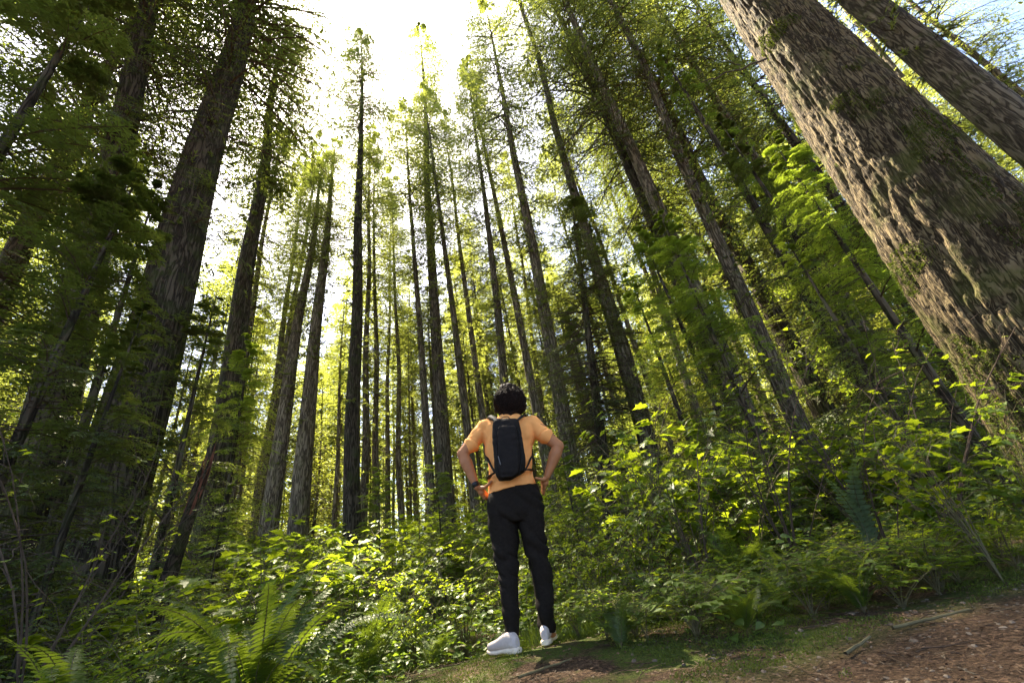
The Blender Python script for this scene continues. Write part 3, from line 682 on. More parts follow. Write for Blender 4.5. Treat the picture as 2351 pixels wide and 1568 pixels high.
hemlock(170, 1150, 6.2, 4.2, HEM[2], 'low dark hemlock hiding the foot of the massive left trunk', 1.2, .5)
hemlock(440, 900, 11.0, 7.5, HEM[1], 'hemlock peeping out behind the right side of the massive left trunk', 1.1, 3.7)
hemlock(30, 350, 7.5, 11.5, HEM[2], 'tall dark hemlock filling the upper left edge', 1.25, 1.0)
hemlock(560, 900, 14.0, 8.0, HEML[0], 'lit hemlock behind the broken snag', 1.0, 2.8)

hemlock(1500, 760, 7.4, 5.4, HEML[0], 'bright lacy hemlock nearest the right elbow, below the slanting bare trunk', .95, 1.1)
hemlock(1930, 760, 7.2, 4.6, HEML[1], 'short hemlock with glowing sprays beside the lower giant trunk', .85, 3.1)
# ------------------------------------------------------------------ shrubs, ferns
def shrub_mesh(name, seed, h=1.3, sp=.7, ns=12, nl=420, size=.075, shape=MAPLE, leaf='leaf', wr=.8, stemm='stem', flat=.35, low=.25):
    global rng
    keep = rng; rng = np.random.default_rng(seed)
    b = Buf(); k = 8; t = np.linspace(0, 1, k)
    a = rng.random(ns)*6.283; hh = h*(.6+.5*rng.random(ns)); s = sp*(.3+.8*rng.random(ns)); l2 = (rng.random(ns)-.5)*1.0
    def P(i, T): return np.stack([s[i]*np.cos(a[i]+l2[i]*T)*T**1.3, s[i]*np.sin(a[i]+l2[i]*T)*T**1.3, hh[i]*(T-.22*T**3)*1.2], -1)
    ii = np.arange(ns)
    b.tubes(P(ii[:, None], np.tile(t, (ns, 1))), np.tile(.0075*(1-.75*t), (ns, 1)), 4, 1)
    # side twigs
    nt = ns*6; i = rng.integers(0, ns, nt); T = low+(1-low)*rng.random(nt); B = P(i, T)
    ta = rng.random(nt)*6.283; tl = h*(.12+.2*rng.random(nt))
    E = B+np.stack([np.cos(ta)*tl, np.sin(ta)*tl, tl*(.15+.35*rng.random(nt))], -1); Mi = (B+E)/2; Mi[:, 2] += tl*.1
    b.tubes(np.stack([B, Mi, E], 1), np.tile([.0035, .0025, .001], (nt, 1)), 3, 1)
    j = rng.integers(0, nt, nl); q = rng.random(nl)**.6
    LB = B[j]*(1-q[:, None])+E[j]*q[:, None]+(rng.random((nl, 3))-.5)*.03
    la = ta[j]+(rng.random(nl)-.5)*2.6
    D = np.stack([np.cos(la), np.sin(la), -.1+.5*(rng.random(nl)-.6)], -1)
    N = norm(np.stack([(rng.random(nl)-.5)*flat*2, (rng.random(nl)-.5)*flat*2, np.ones(nl)], -1))
    sz = size*(.5+.8*rng.random(nl))
    b.leaves(LB, D, N, sz, sz*wr, shape, 0)
    me = b.mesh(name, [M[leaf], M[stemm]]); rng = keep
    return me
SHR = [shrub_mesh('leafy_shrub', 71, size=.105, nl=360), shrub_mesh('leafy_shrub', 72, shape=SERR, size=.09, leaf='leaf', wr=.75, nl=460),
       shrub_mesh('leafy_shrub', 73, shape=OVAL, size=.055, wr=.8, nl=700, leaf='yleaf'), shrub_mesh('leafy_shrub', 74, size=.125, leaf='yleaf', nl=260),
       shrub_mesh('leafy_shrub', 75, shape=SERR, size=.06, wr=.8, nl=650, leaf='yleaf', flat=.6)]
def fern_mesh(name, seed, n=18, L=.85, w=.10, np_=30, up=.9, leaf='fern', sub=False, arch=.75, azr=None):
    global rng
    keep = rng; rng = np.random.default_rng(seed)
    b = Buf(); k = 14
    for f in range(n):
        az = (rng.random()*6.283) if azr is None else azr[0]+(azr[1]-azr[0])*rng.random()
        l = L*(.7+.4*rng.random()); e0 = up*(.75+.45*rng.random()); bend = arch*(.8+.8*rng.random())
        s = np.linspace(0, 1, k); th = e0*1.35-bend*1.6*s**1.4
        dr = np.cos(th); dz = np.sin(th); ds = l/(k-1)
        R_ = np.concatenate([[0], np.cumsum(dr[:-1]*ds)]); Z_ = np.concatenate([[0], np.cumsum(dz[:-1]*ds)])
        tw = (rng.random()-.5)*.6
        A = az+tw*s**2
        P_ = np.stack([R_*np.cos(A), R_*np.sin(A), Z_], -1)
        b.tubes(P_[None], (.0035*(1-.8*s))[None], 4, 1)
        u = .10+.90*(np.arange(np_)+.5)/np_; u = np.repeat(u, 2)
        Pp = np.stack([np.interp(u, s, P_[:, c]) for c in range(3)], -1)
        P2 = np.stack([np.interp(u+.02, s, P_[:, c]) for c in range(3)], -1); P1 = np.stack([np.interp(u-.02, s, P_[:, c]) for c in range(3)], -1)
        T_ = norm(P2-P1); side = norm(np.cross(T_, [0, 0, 1.])+1e-6); Nn = np.cross(side, T_)
        sg = np.tile([1., -1.], np_)[:, None]
        roll = (rng.random()-.5)*.8
        side = side*math.cos(roll)+Nn*math.sin(roll); Nn = np.cross(side, T_)
        ln = w*np.sin(np.clip(u*.93+.07, 0, 1)*np.pi)**.55*(1.05-.35*u)*(.72+.4*rng.random(len(u)))
        D = norm(side*sg+T_*.28+Nn*.12+(rng.random((len(u), 3))-.5)*.18)
        rr = np.full(len(u), .3*rng.random())+.5*rng.random(len(u))
        if sub:
            m = 9; v = (np.arange(m)+.5)/m; v2 = np.repeat(v, 2); q = np.tile([1., -1.], m)
            base = Pp[:, None]+D[:, None]*(ln[:, None]*v2[None])[..., None]
            sd = np.cross(Nn, D); DD = norm(sd[:, None]*q[None, :, None]+D[:, None]*.5+(rng.random((len(u), 2*m, 3))-.5)*.2)
            ll = ln[:, None]*.24*(1.1-v2[None])
            b.blades(base.reshape(-1, 3), DD.reshape(-1, 3), ll.ravel()+.002, ll.ravel()*.38+.001, np.repeat(Nn, 2*m, 0), 0, np.repeat(rr, 2*m))
            b.blades(Pp, D, ln, np.full(len(ln), .004), Nn, 0, rr)
        else:
            b.leaves(Pp, D, Nn, ln, np.full(len(u), l/np_*.95), fan([(0, .1), (.12, .42), (.6, .34), (1, 0)], c=(.4, 0, 0), fold=.06, droop=.2), 0, rr)
    me = b.mesh(name, [M[leaf], M['stem']]); rng = keep
    return me
FERN = [fern_mesh('sword_fern', 81, n=34, L=.85, w=.07, np_=36, up=.8, arch=.85), fern_mesh('sword_fern', 82, n=14, L=.75, w=.08, np_=26), fern_mesh('sword_fern', 83, n=11, L=.7, w=.09, np_=24, arch=.9)]
LADY = [fern_mesh('lady_fern', 84, n=8, L=.75, w=.15, np_=22, up=1.0, sub=True, arch=.55), fern_mesh('lady_fern', 85, n=6, L=.6, w=.14, np_=20, up=.8, sub=True)]
BLUE = fern_mesh('blue_fern', 86, n=4, L=.8, w=.085, np_=17, up=1.0, leaf='bfern', sub=False, arch=.5, azr=(2.6, 4.4))
def plant(name, me, P, s, label, cat, group=None, rz=None, tilt=.06):
    o = link(name, me); o.location = P; o.scale = s if isinstance(s, tuple) else (s,)*3
    o.rotation_euler = (rng.normal()*tilt, rng.normal()*tilt, rng.uniform(0, 6.283) if rz is None else rz)
    tag(o, label, cat, group); return o
P, _ = at_r(600, 1520, 3.3); plant('sword_fern', FERN[0], P, (1.25, 1.25, 1.45), 'large arching sword fern glowing yellow-green at the lower left', 'fern', rz=.4)
P, _ = at_r(190, 1480, 3.6); plant('sword_fern', FERN[1], P, 1.05, 'dull shaded fern in the bottom left corner', 'fern')
P, _ = at_r(330, 1530, 3.3); plant('sword_fern', FERN[2], P, .8, 'fern between the corner fern and the large yellow-green fern', 'fern')
P, _ = at_r(845, 1480, 3.6); plant('lady_fern', LADY[0], P, .85, 'upright lacy fern left of the feet of the person', 'fern')
P, _ = at_r(985, 1470, 3.9); plant('lady_fern', LADY[1], P, .7, 'small lacy fern just behind the left shoe', 'fern')
P, _ = at_r(1480, 1400, 4.3); plant('lady_fern', LADY[1], P, .9, 'lacy green fern right of the right trouser leg', 'fern')
P, _ = at_r(1700, 1330, 4.6); plant('lady_fern', LADY[0], P, 1.0, 'broad lacy fern below the thin bare stems at right', 'fern')
P, z = at_r(1945, 1130, 3.9); P[2] = .15; plant('blue_fern', BLUE, P, (.85, .85, 1.0), 'tall blue-grey fern frond rising among thin stems at right', 'fern', rz=0.2, tilt=0)
P, _ = at_r(1830, 1400, 4.2); plant('sword_fern', FERN[1], P, .65, 'dark low fern on the bank left of the giant trunk foot', 'fern')

def bush(px, py, r, me, h, label, s=None, name='leafy_shrub', tilt=.08):
    P, zt = at_r(px, py, r); k = (zt-P[2])/1.25 if h is None else h/1.25
    k = max(k, .25)
    return plant(name, me, P, (k*(s or 1), k*(s or 1), k), label, 'shrub', None, tilt=tilt)
bush(640, 1215, 4.6, SHR[3], None, 'bright maple-leaved shrub, tallest left of the person in full sun', 1.1)
bush(560, 1260, 4.9, SHR[0], None, 'sunlit lobed-leaf shrub right beside the broken snag')
bush(800, 1215, 5.2, SHR[1], None, 'serrated-leaf shrub under the darkest central trunk')
bush(1400, 960, 5.6, SHR[3], None, 'tall broad-leaved shrub directly right of the right elbow', .8)
bush(1500, 970, 4.9, SHR[0], None, 'tall airy shrub with large flat leaves right of the person', .75)
bush(1620, 1000, 5.4, SHR[3], None, 'airy shrub with yellowing leaves in the right thicket', .8)
bush(2050, 925, 3.6, SHR[3], None, 'spindly shrub holding broad yellow-green leaves in front of the giant trunk', .75)
bush(2200, 925, 3.9, SHR[0], None, 'spindly shrub touching the left side of the giant trunk', .6)
bush(1350, 1230, 4.3, SHR[4], None, 'small-leaved shrub beside the right trouser leg')
bush(1050, 1240, 4.6, SHR[2], None, 'round-leaved bright shrub behind the left trouser leg')
for px, py, r, h, lab in ((1000, 1050, 8.5, 2.6, 'bright young hemlock sapling left of the left forearm'), (870, 1100, 10., 2.8, 'feathery sapling under the paired trunks left of the person'),
                          (1290, 1040, 7.0, 2.3, 'feathery pale sapling between the right elbow and the stout trunk'), (1120, 1050, 7.5, 2.2, 'sapling peeping out at the waist of the person'), (1620, 1060, 7.0, 2.3, 'grey-green sapling in the thicket on the right'), (520, 1120, 8.5, 2.4, 'pale sapling right of the broken snag'), (1760, 1110, 6.4, 1.9, 'dull sapling under the stout trunk at right')):
    P, _ = at_r(px, py, r); k = h/2.0
    t = thing('hemlock_sapling', P, lab, 'sapling', 'hemlock saplings in the undergrowth'); t.rotation_euler = (0, 0, rng.uniform(0, 6))
    link('stem', trunk_mesh('stem', h, .02, M['dbark'], 4, 6, 6, .1, .02), t); c = link('crown', SAP[int(px) % 3], t); c.scale = (k, k, k*.98); c.location = (0, 0, .03)
# the anonymous mass of undergrowth, plant by plant
PL = []
def undergrowth():
    k = 0; tr = 0
    while k < 250 and tr < 9000:
        tr += 1
        az = rng.uniform(-60, 52); u = rng.random(); r = 4.0+u**1.25*24
        x, y = r*math.sin(math.radians(az)), r*math.cos(math.radians(az))
        if az > 17 and r < 4.6+.02*(az-17)*4: continue
        if -16 < az < 6 and r < 4.25: continue
        md = .42+.035*r
        if any((x-a)**2+(y-b)**2 < md*md for a, b in PL): continue
        PL.append((x, y))
        h = (.55+.14*(r-4)+.1 if r < 8 else 1.2+.07*(r-8))*rng.uniform(.75, 1.25)
        if az > 8: h *= 1.15
        h = min(h, 2.3)
        z = float(ground(x, y)); q = rng.random()
        if q < .16 and r < 12:
            f = LADY[k % 2] if rng.random() < .4 else FERN[1+k % 2]
            plant('woodland_fern', f, (x, y, z), rng.uniform(.8, 1.25), 'green fern, one of many half hidden in the undergrowth', 'fern', 'ferns in the undergrowth')
        else:
            s = h/1.25; wd = s*rng.uniform(.9, 1.3)*(1.0 if r < 9 else 1.25)
            plant('undergrowth_shrub', SHR[int(rng.integers(0, 5))], (x, y, z-.03), (wd, wd, s), 'leafy green shrub, one of many crowding the forest floor', 'shrub', 'shrubs crowding the forest floor')
        k += 1
undergrowth()
def bank_plants():
    k = 0; tr = 0; Q = []
    while k < 60 and tr < 4000:
        tr += 1
        az = rng.uniform(6, 50); r = rng.uniform(2.7, 4.9); x, y = r*math.sin(math.radians(az)), r*math.cos(math.radians(az))
        if y-.36*x < 2.0 or any((x-a)**2+(y-b)**2 < .045 for a, b in Q): continue
        Q.append((x, y)); z = float(ground(x, y)); q = rng.random(); sc = rng.uniform(.2, .42)
        if q < .3: plant('woodland_fern', FERN[1+k % 2] if q < .15 else LADY[k % 2], (x, y, z), rng.uniform(.3, .55), 'small fern, one of several dotted over the mossy bank at right', 'fern', 'small ferns on the mossy bank')
        else: plant('bank_plant', SHR[(1, 2, 4)[k % 3]], (x, y, z-.01), (sc*1.4, sc*1.4, sc*.7), 'low leafy plant, one of many dotted over the mossy bank at right', 'plant', 'low plants on the mossy bank')
        k += 1
bank_plants()
# bare thin stems on the right
def stems_thing(px, py, r, n, h, label, seed):
    global rng
    keep = rng; rng = np.random.default_rng(seed)
    P, _ = at_r(px, py, r); b = Buf(); k = 10; t = np.linspace(0, 1, k)
    for i in range(n):
        a = rng.uniform(0, 6.28); hh = h*rng.uniform(.5, 1.1); s = hh*rng.uniform(.1, .7); c = rng.uniform(-1, 1)
        w = np.stack([s*np.cos(a+c*t)*t**1.2, s*np.sin(a+c*t)*t**1.2, hh*(t-.15*t**3)], -1)+(rng.random((k, 3))-.5)*.02*t[:, None]
        r0 = rng.uniform(.004, .012); b.tubes(w[None], (r0*(1-.8*t))[None], 4, 0)
        for j in range(9):
            q = rng.uniform(.3, .98); B0 = np.array([np.interp(q, t, w[:, c_]) for c_ in range(3)]); d = norm(rng.standard_normal(3)+[0, 0, .5]); l = hh*rng.uniform(.08, .3)
            w2 = wig(B0, B0+d*l, 5, .15); b.tubes(w2[None], np.linspace(r0*.35, .0008, 5)[None], 3, 0)
            m = rng.integers(0, 4)
            if m: 
                ll = B0+d*l*rng.random((m, 1)); an = rng.random(m)*6.28
                b.leaves(ll, np.stack([np.cos(an), np.sin(an), -.2+0*an], -1), norm(rng.random((m, 3))-.5+[0, 0, 1.2]), .03+.05*rng.random(m), .03+.03*rng.random(m), MAPLE, 1)
    me = b.mesh('bare_stems', [M['twig'], M['yleaf']]); rng = keep
    plant('twiggy_bush', me, P, 1.0, label, 'bush', None, rz=0, tilt=0)
stems_thing(2070, 1320, 4.0, 9, 1.9, 'bare reddish twiggy bush on the bank left of the giant trunk foot', 1)
stems_thing(2180, 1240, 4.5, 10, 2.2, 'tangle of thin dark stems nearest the foot of the giant trunk', 2)
stems_thing(1640, 1380, 4.4, 7, 1.7, 'few thin upright stems with sparse leaves right of the person', 3)
stems_thing(1830, 1300, 4.8, 10, 2.0, 'tangled bare stems behind the blue-grey fern', 4)
stems_thing(1480, 1330, 5.0, 7, 1.7, 'thin leafless stems rising behind the lacy green fern', 5)
stems_thing(640, 1480, 3.8, 3, 1.2, 'two or three bare stems rising through the large yellow-green fern', 6)
stems_thing(150, 1300, 4.6, 10, 2.6, 'tangle of dead twigs in front of the left-edge trunk', 7)
# low bramble leaves right of the feet
for px, py, r, s, lab in ((1400, 1490, 3.0, .26, 'low bramble with blue-green leaves right of the right shoe'), (1500, 1520, 2.8, .2, 'low bramble with blue-green leaves at the bottom edge right of the feet'), (1330, 1460, 3.4, .26, 'leafy sprig touching the right shoe'),
                          (900, 1540, 2.9, .2, 'sunlit yellow-green seedling at the left end of the mossy mound'), (1700, 1440, 3.6, .28, 'low leafy plant on the mossy bank'), (2150, 1350, 3.4, .3, 'low dark plant on the bank under the twiggy bush')):
    P, _ = at_r(px, py, r); plant('bramble', SHR[1] if px > 1000 else SHR[2], P, (s*1.5, s*1.5, s*.8), lab, 'plant')

# ------------------------------------------------------------------ ground cover, moss, litter
def cover():
    b = Buf(); n = 52000
    az = np.radians(rng.uniform(-62, 55, n)); r = 2.6+20*rng.random(n)**1.5
    x, y = r*np.sin(az), r*np.cos(az)
    d = fbm(x*.9, y*.9, 3, 3)
    pathy = ((y < 3.7) & (x > -1.1) & (x < .25)) | ((y-.36*x < 1.9) & (x > 0)) | ((x >= .25) & (y < 4.2-.3*x) & (rng.random(n) > .22))
    bank = np.degrees(az) > 14
    keep = (d > .36) & ~pathy & ~(bank & (r < 4.0) & (rng.random(n) > .35))
    x, y, r = x[keep], y[keep], r[keep]; n = len(x)
    h = (.02+.30*rng.random(n)**1.3)*np.where((x > 0) & (y < 4.2-.3*x), .25, np.clip((r-2.4)/2, .25, 1))*(1+.06*r)
    B = np.stack([x, y, ground(x, y)+h], -1)
    a = rng.random(n)*6.283; D = np.stack([np.cos(a), np.sin(a), (rng.random(n)-.5)*.5], -1)
    N = norm(np.stack([rng.random(n)-.5, rng.random(n)-.5, .9+0*a], -1)); s = (.025+.045*rng.random(n))*(1+.05*r)
    m = n//2
    b.leaves(B[:m], D[:m], N[:m], s[:m], s[:m]*.9, OVAL, 0); b.leaves(B[m:], D[m:], N[m:], s[m:]*1.1, s[m:]*.9, SERR, 0)
    tag(link('ground_cover', b.mesh('ground_cover', [M['cover']])), 'low green leaves covering the forest floor', kind='stuff')
    # grass
    b = Buf(); n = 26000
    az = np.radians(rng.uniform(-50, 48, n)); r = 3.3+4.5*rng.random(n)
    x, y = r*np.sin(az), r*np.cos(az); k = (fbm(x*1.1+8, y*1.1, 1, 3) > .42) & ~((x > 1.0) & (y < 3.3)) & (y > 3.35)
    x, y = x[k], y[k]; n = len(x)
    B = np.stack([x, y, ground(x, y)-.01], -1); D = norm(np.stack([rng.normal(0, .35, n), rng.normal(0, .35, n), np.ones(n)], -1)); L = .08+.2*rng.random(n)
    b.blades(B, D, L, np.full(n, .006), rng.random((n, 3))-.5, 0)
    tag(link('grass', b.mesh('grass', [M['fern']])), 'thin green grass growing behind the mound', kind='stuff')
    # moss
    b = Buf(); n = 150000
    az = np.radians(rng.uniform(-45, 50, n)); r = 1.9+3.4*rng.random(n)
    x, y = r*np.sin(az), r*np.cos(az); d = fbm(x*2.2, y*2.2, 7, 4)
    sb = y-.36*x; k = (d > np.where(sb < 1.75, .60, np.where((x < .4) & (y < 2.8), .52, .41)))
    x, y, d = x[k], y[k], d[k]; n = len(x)
    B = np.stack([x, y, ground(x, y)+.02*rng.random(n)*np.clip((d-.40)*8, 0, 1)*1.3-.004], -1); D = norm(np.stack([rng.normal(0, .7, n), rng.normal(0, .7, n), np.ones(n)], -1))
    b.blades(B, D, .005+.009*rng.random(n), .0035+.003*rng.random(n), rng.random((n, 3))-.5, 0)
    tag(link('moss', b.mesh('moss', [M['moss']])), 'yellow-green moss on the mound and bank', kind='stuff')
    # litter
    b = Buf(); n = 26000
    az = np.radians(rng.uniform(-45, 55, n)); r = 1.5+3.6*rng.random(n)
    x, y = r*np.sin(az), r*np.cos(az); k = (rng.random(n) < np.where((y-.36*x < 1.85) | ((x < .25) & (y < 2.9)), 1, .5)); x, y = x[k], y[k]; n = len(x)
    B = np.stack([x, y, ground(x, y)+.004+.008*rng.random(n)], -1)
    a = rng.random(n)*6.283; D = norm(np.stack([np.cos(a), np.sin(a), (rng.random(n)-.5)*.5], -1)); N = norm(np.stack([rng.random(n)-.5, rng.random(n)-.5, .7+0*a], -1))
    s = .006+.013*rng.random(n)**2; m = int(n*.6)
    b.leaves(B[:m], D[:m], N[:m], s[:m], s[:m]*.8, OVAL, 0)
    b.blades(B[m:], D[m:], .02+.07*rng.random(n-m)**2, np.full(n-m, .003), N[m:], 0)
    m = 420; az = np.radians(rng.uniform(-40, 55, m)); r = 1.6+3.4*rng.random(m); x, y = r*np.sin(az), r*np.cos(az)
    a = rng.random(m)*6.283; l = .02+.10*rng.random(m)**2; T2 = np.linspace(-1, 1, 4)[None, :, None]
    c0 = np.stack([x, y, ground(x, y)+.010], -1)[:, None]; dv = np.stack([np.cos(a)*l, np.sin(a)*l, .02*(rng.random(m)-.5)], -1)[:, None]
    b.tubes(c0+dv*T2+(rng.random((m, 4, 3))-.5)*.006, np.tile([.002, .002, .0017, .001], (m, 1)), 4, 0)
    tag(link('leaf_litter', b.mesh('leaf_litter', [M['litter']])), 'brown needles, chips and dead leaves strewn over bare soil', kind='stuff')
    # small stones
    n = 1300; b = Buf(); ph = (1+5**.5)/2
    ico = norm(np.array([(-1, ph, 0), (1, ph, 0), (-1, -ph, 0), (1, -ph, 0), (0, -1, ph), (0, 1, ph), (0, -1, -ph), (0, 1, -ph), (ph, 0, -1), (ph, 0, 1), (-ph, 0, -1), (-ph, 0, 1)], float))
    tri = np.array([(0, 11, 5), (0, 5, 1), (0, 1, 7), (0, 7, 10), (0, 10, 11), (1, 5, 9), (5, 11, 4), (11, 10, 2), (10, 7, 6), (7, 1, 8), (3, 9, 4), (3, 4, 2), (3, 2, 6), (3, 6, 8), (3, 8, 9), (4, 9, 5), (2, 4, 11), (6, 2, 10), (8, 6, 7), (9, 8, 1)])
    x = rng.uniform(.3, 4.0, n); y = rng.uniform(1.0, 3.0, n)-.1*x
    C = np.stack([x, y, ground(x, y)], -1); s = .004+.012*rng.random(n)**3
    V = C[:, None]+ico[None]*s[:, None, None]*(.7+.6*rng.random((n, 12, 1)))*np.array([1, 1, .6])
    b.tris(V.reshape(-1, 3), (np.arange(n)[:, None, None]*12+tri[None]).reshape(-1, 3), 0, np.repeat(rng.random(n), 20))
    M['stone'] = plain('pebble', (.09, .065, .045), .9, .4, 3, col2=[.19, .15, .11])
    tag(link('gravel', b.mesh('gravel', [M['stone']])), 'small pale stones on the bare path', kind='stuff')
cover()
for i, (px, py, r, l, a_, lab) in enumerate(((1255, 1545, 2.55, .30, .5, 'short pale stick lying on the mound below the right shoe'), (1000, 1545, 2.6, .22, -.3, 'thin stick at the left slope of the mound'), (2150, 1440, 2.6, .35, .1, 'reddish stick on the path edge at right'), (1980, 1500, 2.3, .22, .6, 'small twig lying on the bare path'))):
    P, _ = at_r(px, py, r); b = Buf(); w = wig((-l/2, 0, 0), (l/2, 0, .01), 9, .015); b.tubes(w[None], np.linspace(.007, .004, 9)[None], 6, 0)
    o = plant('fallen_stick', b.mesh('fallen_stick', [M['stem']]), (P[0], P[1], P[2]+.012), 1.0, lab, 'stick', None, rz=a_, tilt=0)

# ------------------------------------------------------------------ the person
SK = plain('skin', (.43, .175, .070), .55, .08, 25, spec=.3, bump=.15)
def tubew(pts, rs, sides=20, rings_cap=4):
    """closed capsule-like loft through pts with radii rs (scalars or (a,b))"""
    P_ = np.array(pts, float); n = len(P_)
    rs = np.array([(r, r) if np.isscalar(r) else r for r in rs], float)
    T_ = norm(np.gradient(P_, axis=0)); ref = np.array([0, 0, 1.]) if abs(T_[0][2]) < .8 else np.array([1., 0, 0])
    A = norm(np.cross(np.tile(ref, (n, 1)), T_)); B_ = np.cross(T_, A)
    an = np.arange(sides)/sides*2*np.pi; rows = []
    def ring(c, a, b, ra, rb): rows.append(c+a*np.cos(an)[:, None]*ra+b*np.sin(an)[:, None]*rb)
    for q in range(rings_cap, 0, -1):
        f = q/(rings_cap+.3)*math.pi/2; ring(P_[0]-T_[0]*rs[0].mean()*math.sin(f), A[0], B_[0], rs[0][0]*math.cos(f), rs[0][1]*math.cos(f))
    for i in range(n): ring(P_[i], A[i], B_[i], *rs[i])
    for q in range(1, rings_cap+1):
        f = q/(rings_cap+.3)*math.pi/2; ring(P_[-1]+T_[-1]*rs[-1].mean()*math.sin(f), A[-1], B_[-1], rs[-1][0]*math.cos(f), rs[-1][1]*math.cos(f))
    return loft(rows)
def loft(rows):
    k, m = len(rows), len(rows[0]); V = np.concatenate(rows+[[rows[0].mean(0)], [rows[-1].mean(0)]])
    i = np.arange(k-1)[:, None]*m; A = np.arange(m)[None]; B_ = (A+1) % m
    Q = np.stack([i+A, i+B_, i+m+B_, i+m+A], -1).reshape(-1, 4)
    a = np.arange(m); T_ = np.concatenate([np.stack([(a+1) % m, a, np.full(m, k*m)], -1), np.stack([(k-1)*m+a, (k-1)*m+(a+1) % m, np.full(m, k*m+1)], -1)])
    return V, T_, Q
def ell(c, r, ax=None, n=16):
    """ellipsoid; ax rows = its three axes"""
    ax = np.eye(3) if ax is None else np.array(ax)
    rows = []
    for f in np.linspace(-.97, .97, n)*math.pi/2:
        an = np.arange(20)/20*2*np.pi
        l = np.stack([np.cos(an)*math.cos(f)*r[0], np.sin(an)*math.cos(f)*r[1], np.full(20, math.sin(f)*r[2])], -1); rows.append(np.array(c)+l@ax)
    return loft(rows)
def ringseq(seq, m=28, p=2.3):
    """seq of (Lpoint, Rpoint, half depth): elliptical sections between two seen outline points"""
    rows = []
    for L_, R_, b_ in seq:
        L_, R_ = np.array(L_), np.array(R_); c = (L_+R_)/2; a = (R_-L_)/2
        u = norm(np.cross(np.array([0, 0, 1.]), a)); an = np.arange(m)/m*2*np.pi
        cx, sx = np.cos(an), np.sin(an); cx = np.sign(cx)*np.abs(cx)**(2/p); sx = np.sign(sx)*np.abs(sx)**(2/p)
        rows.append(c+cx[:, None]*a+sx[:, None]*u*b_)
    return loft(rows)
def fuse(name, parts, mat, voxel=.006, smooth=4, disp=None):
    b = Buf()
    V0 = []; T0 = []; Q0 = []; n = 0
    for V, T_, Q in parts:
        V0.append(V); T0.append(T_+n); Q0.append(Q+n); n += len(V)
    me = mesh_np(name, np.concatenate(V0), [np.concatenate(T0), np.concatenate(Q0)])
    import bmesh
    bm = bmesh.new(); bm.from_mesh(me)
    # consistent outward normals, piece by piece
    bmesh.ops.recalc_face_normals(bm, faces=bm.faces); bm.to_mesh(me); bm.free()
    o = bpy.data.objects.new('tmp', me); COL.objects.link(o)
    r = o.modifiers.new('r', 'REMESH'); r.mode = 'VOXEL'; r.voxel_size = voxel; r.use_smooth_shade = True
    sm = o.modifiers.new('s', 'SMOOTH'); sm.iterations = smooth; sm.factor = .5
    bpy.context.view_layer.update()
    dg = bpy.context.evaluated_depsgraph_get(); out = bpy.data.meshes.new_from_object(o.evaluated_get(dg)); out.name = name
    bpy.data.objects.remove(o); bpy.data.meshes.remove(me)
    if disp is not None:
        nv = len(out.vertices); co = np.zeros(nv*3, np.float32); out.vertices.foreach_get('co', co); co = co.reshape(-1, 3)
        no = np.zeros(nv*3, np.float32); out.vertices.foreach_get('normal', no); no = no.reshape(-1, 3)
        co = co+no*disp(co)[:, None]; out.vertices.foreach_set('co', co.astype(np.float32).ravel()); out.update()
    out.materials.clear(); out.materials.append(mat)
    for p_ in out.polygons: p_.use_smooth = True
    return out
Y0 = 3.24
def p(x, y, Y=Y0): return at_y(x, y, Y)
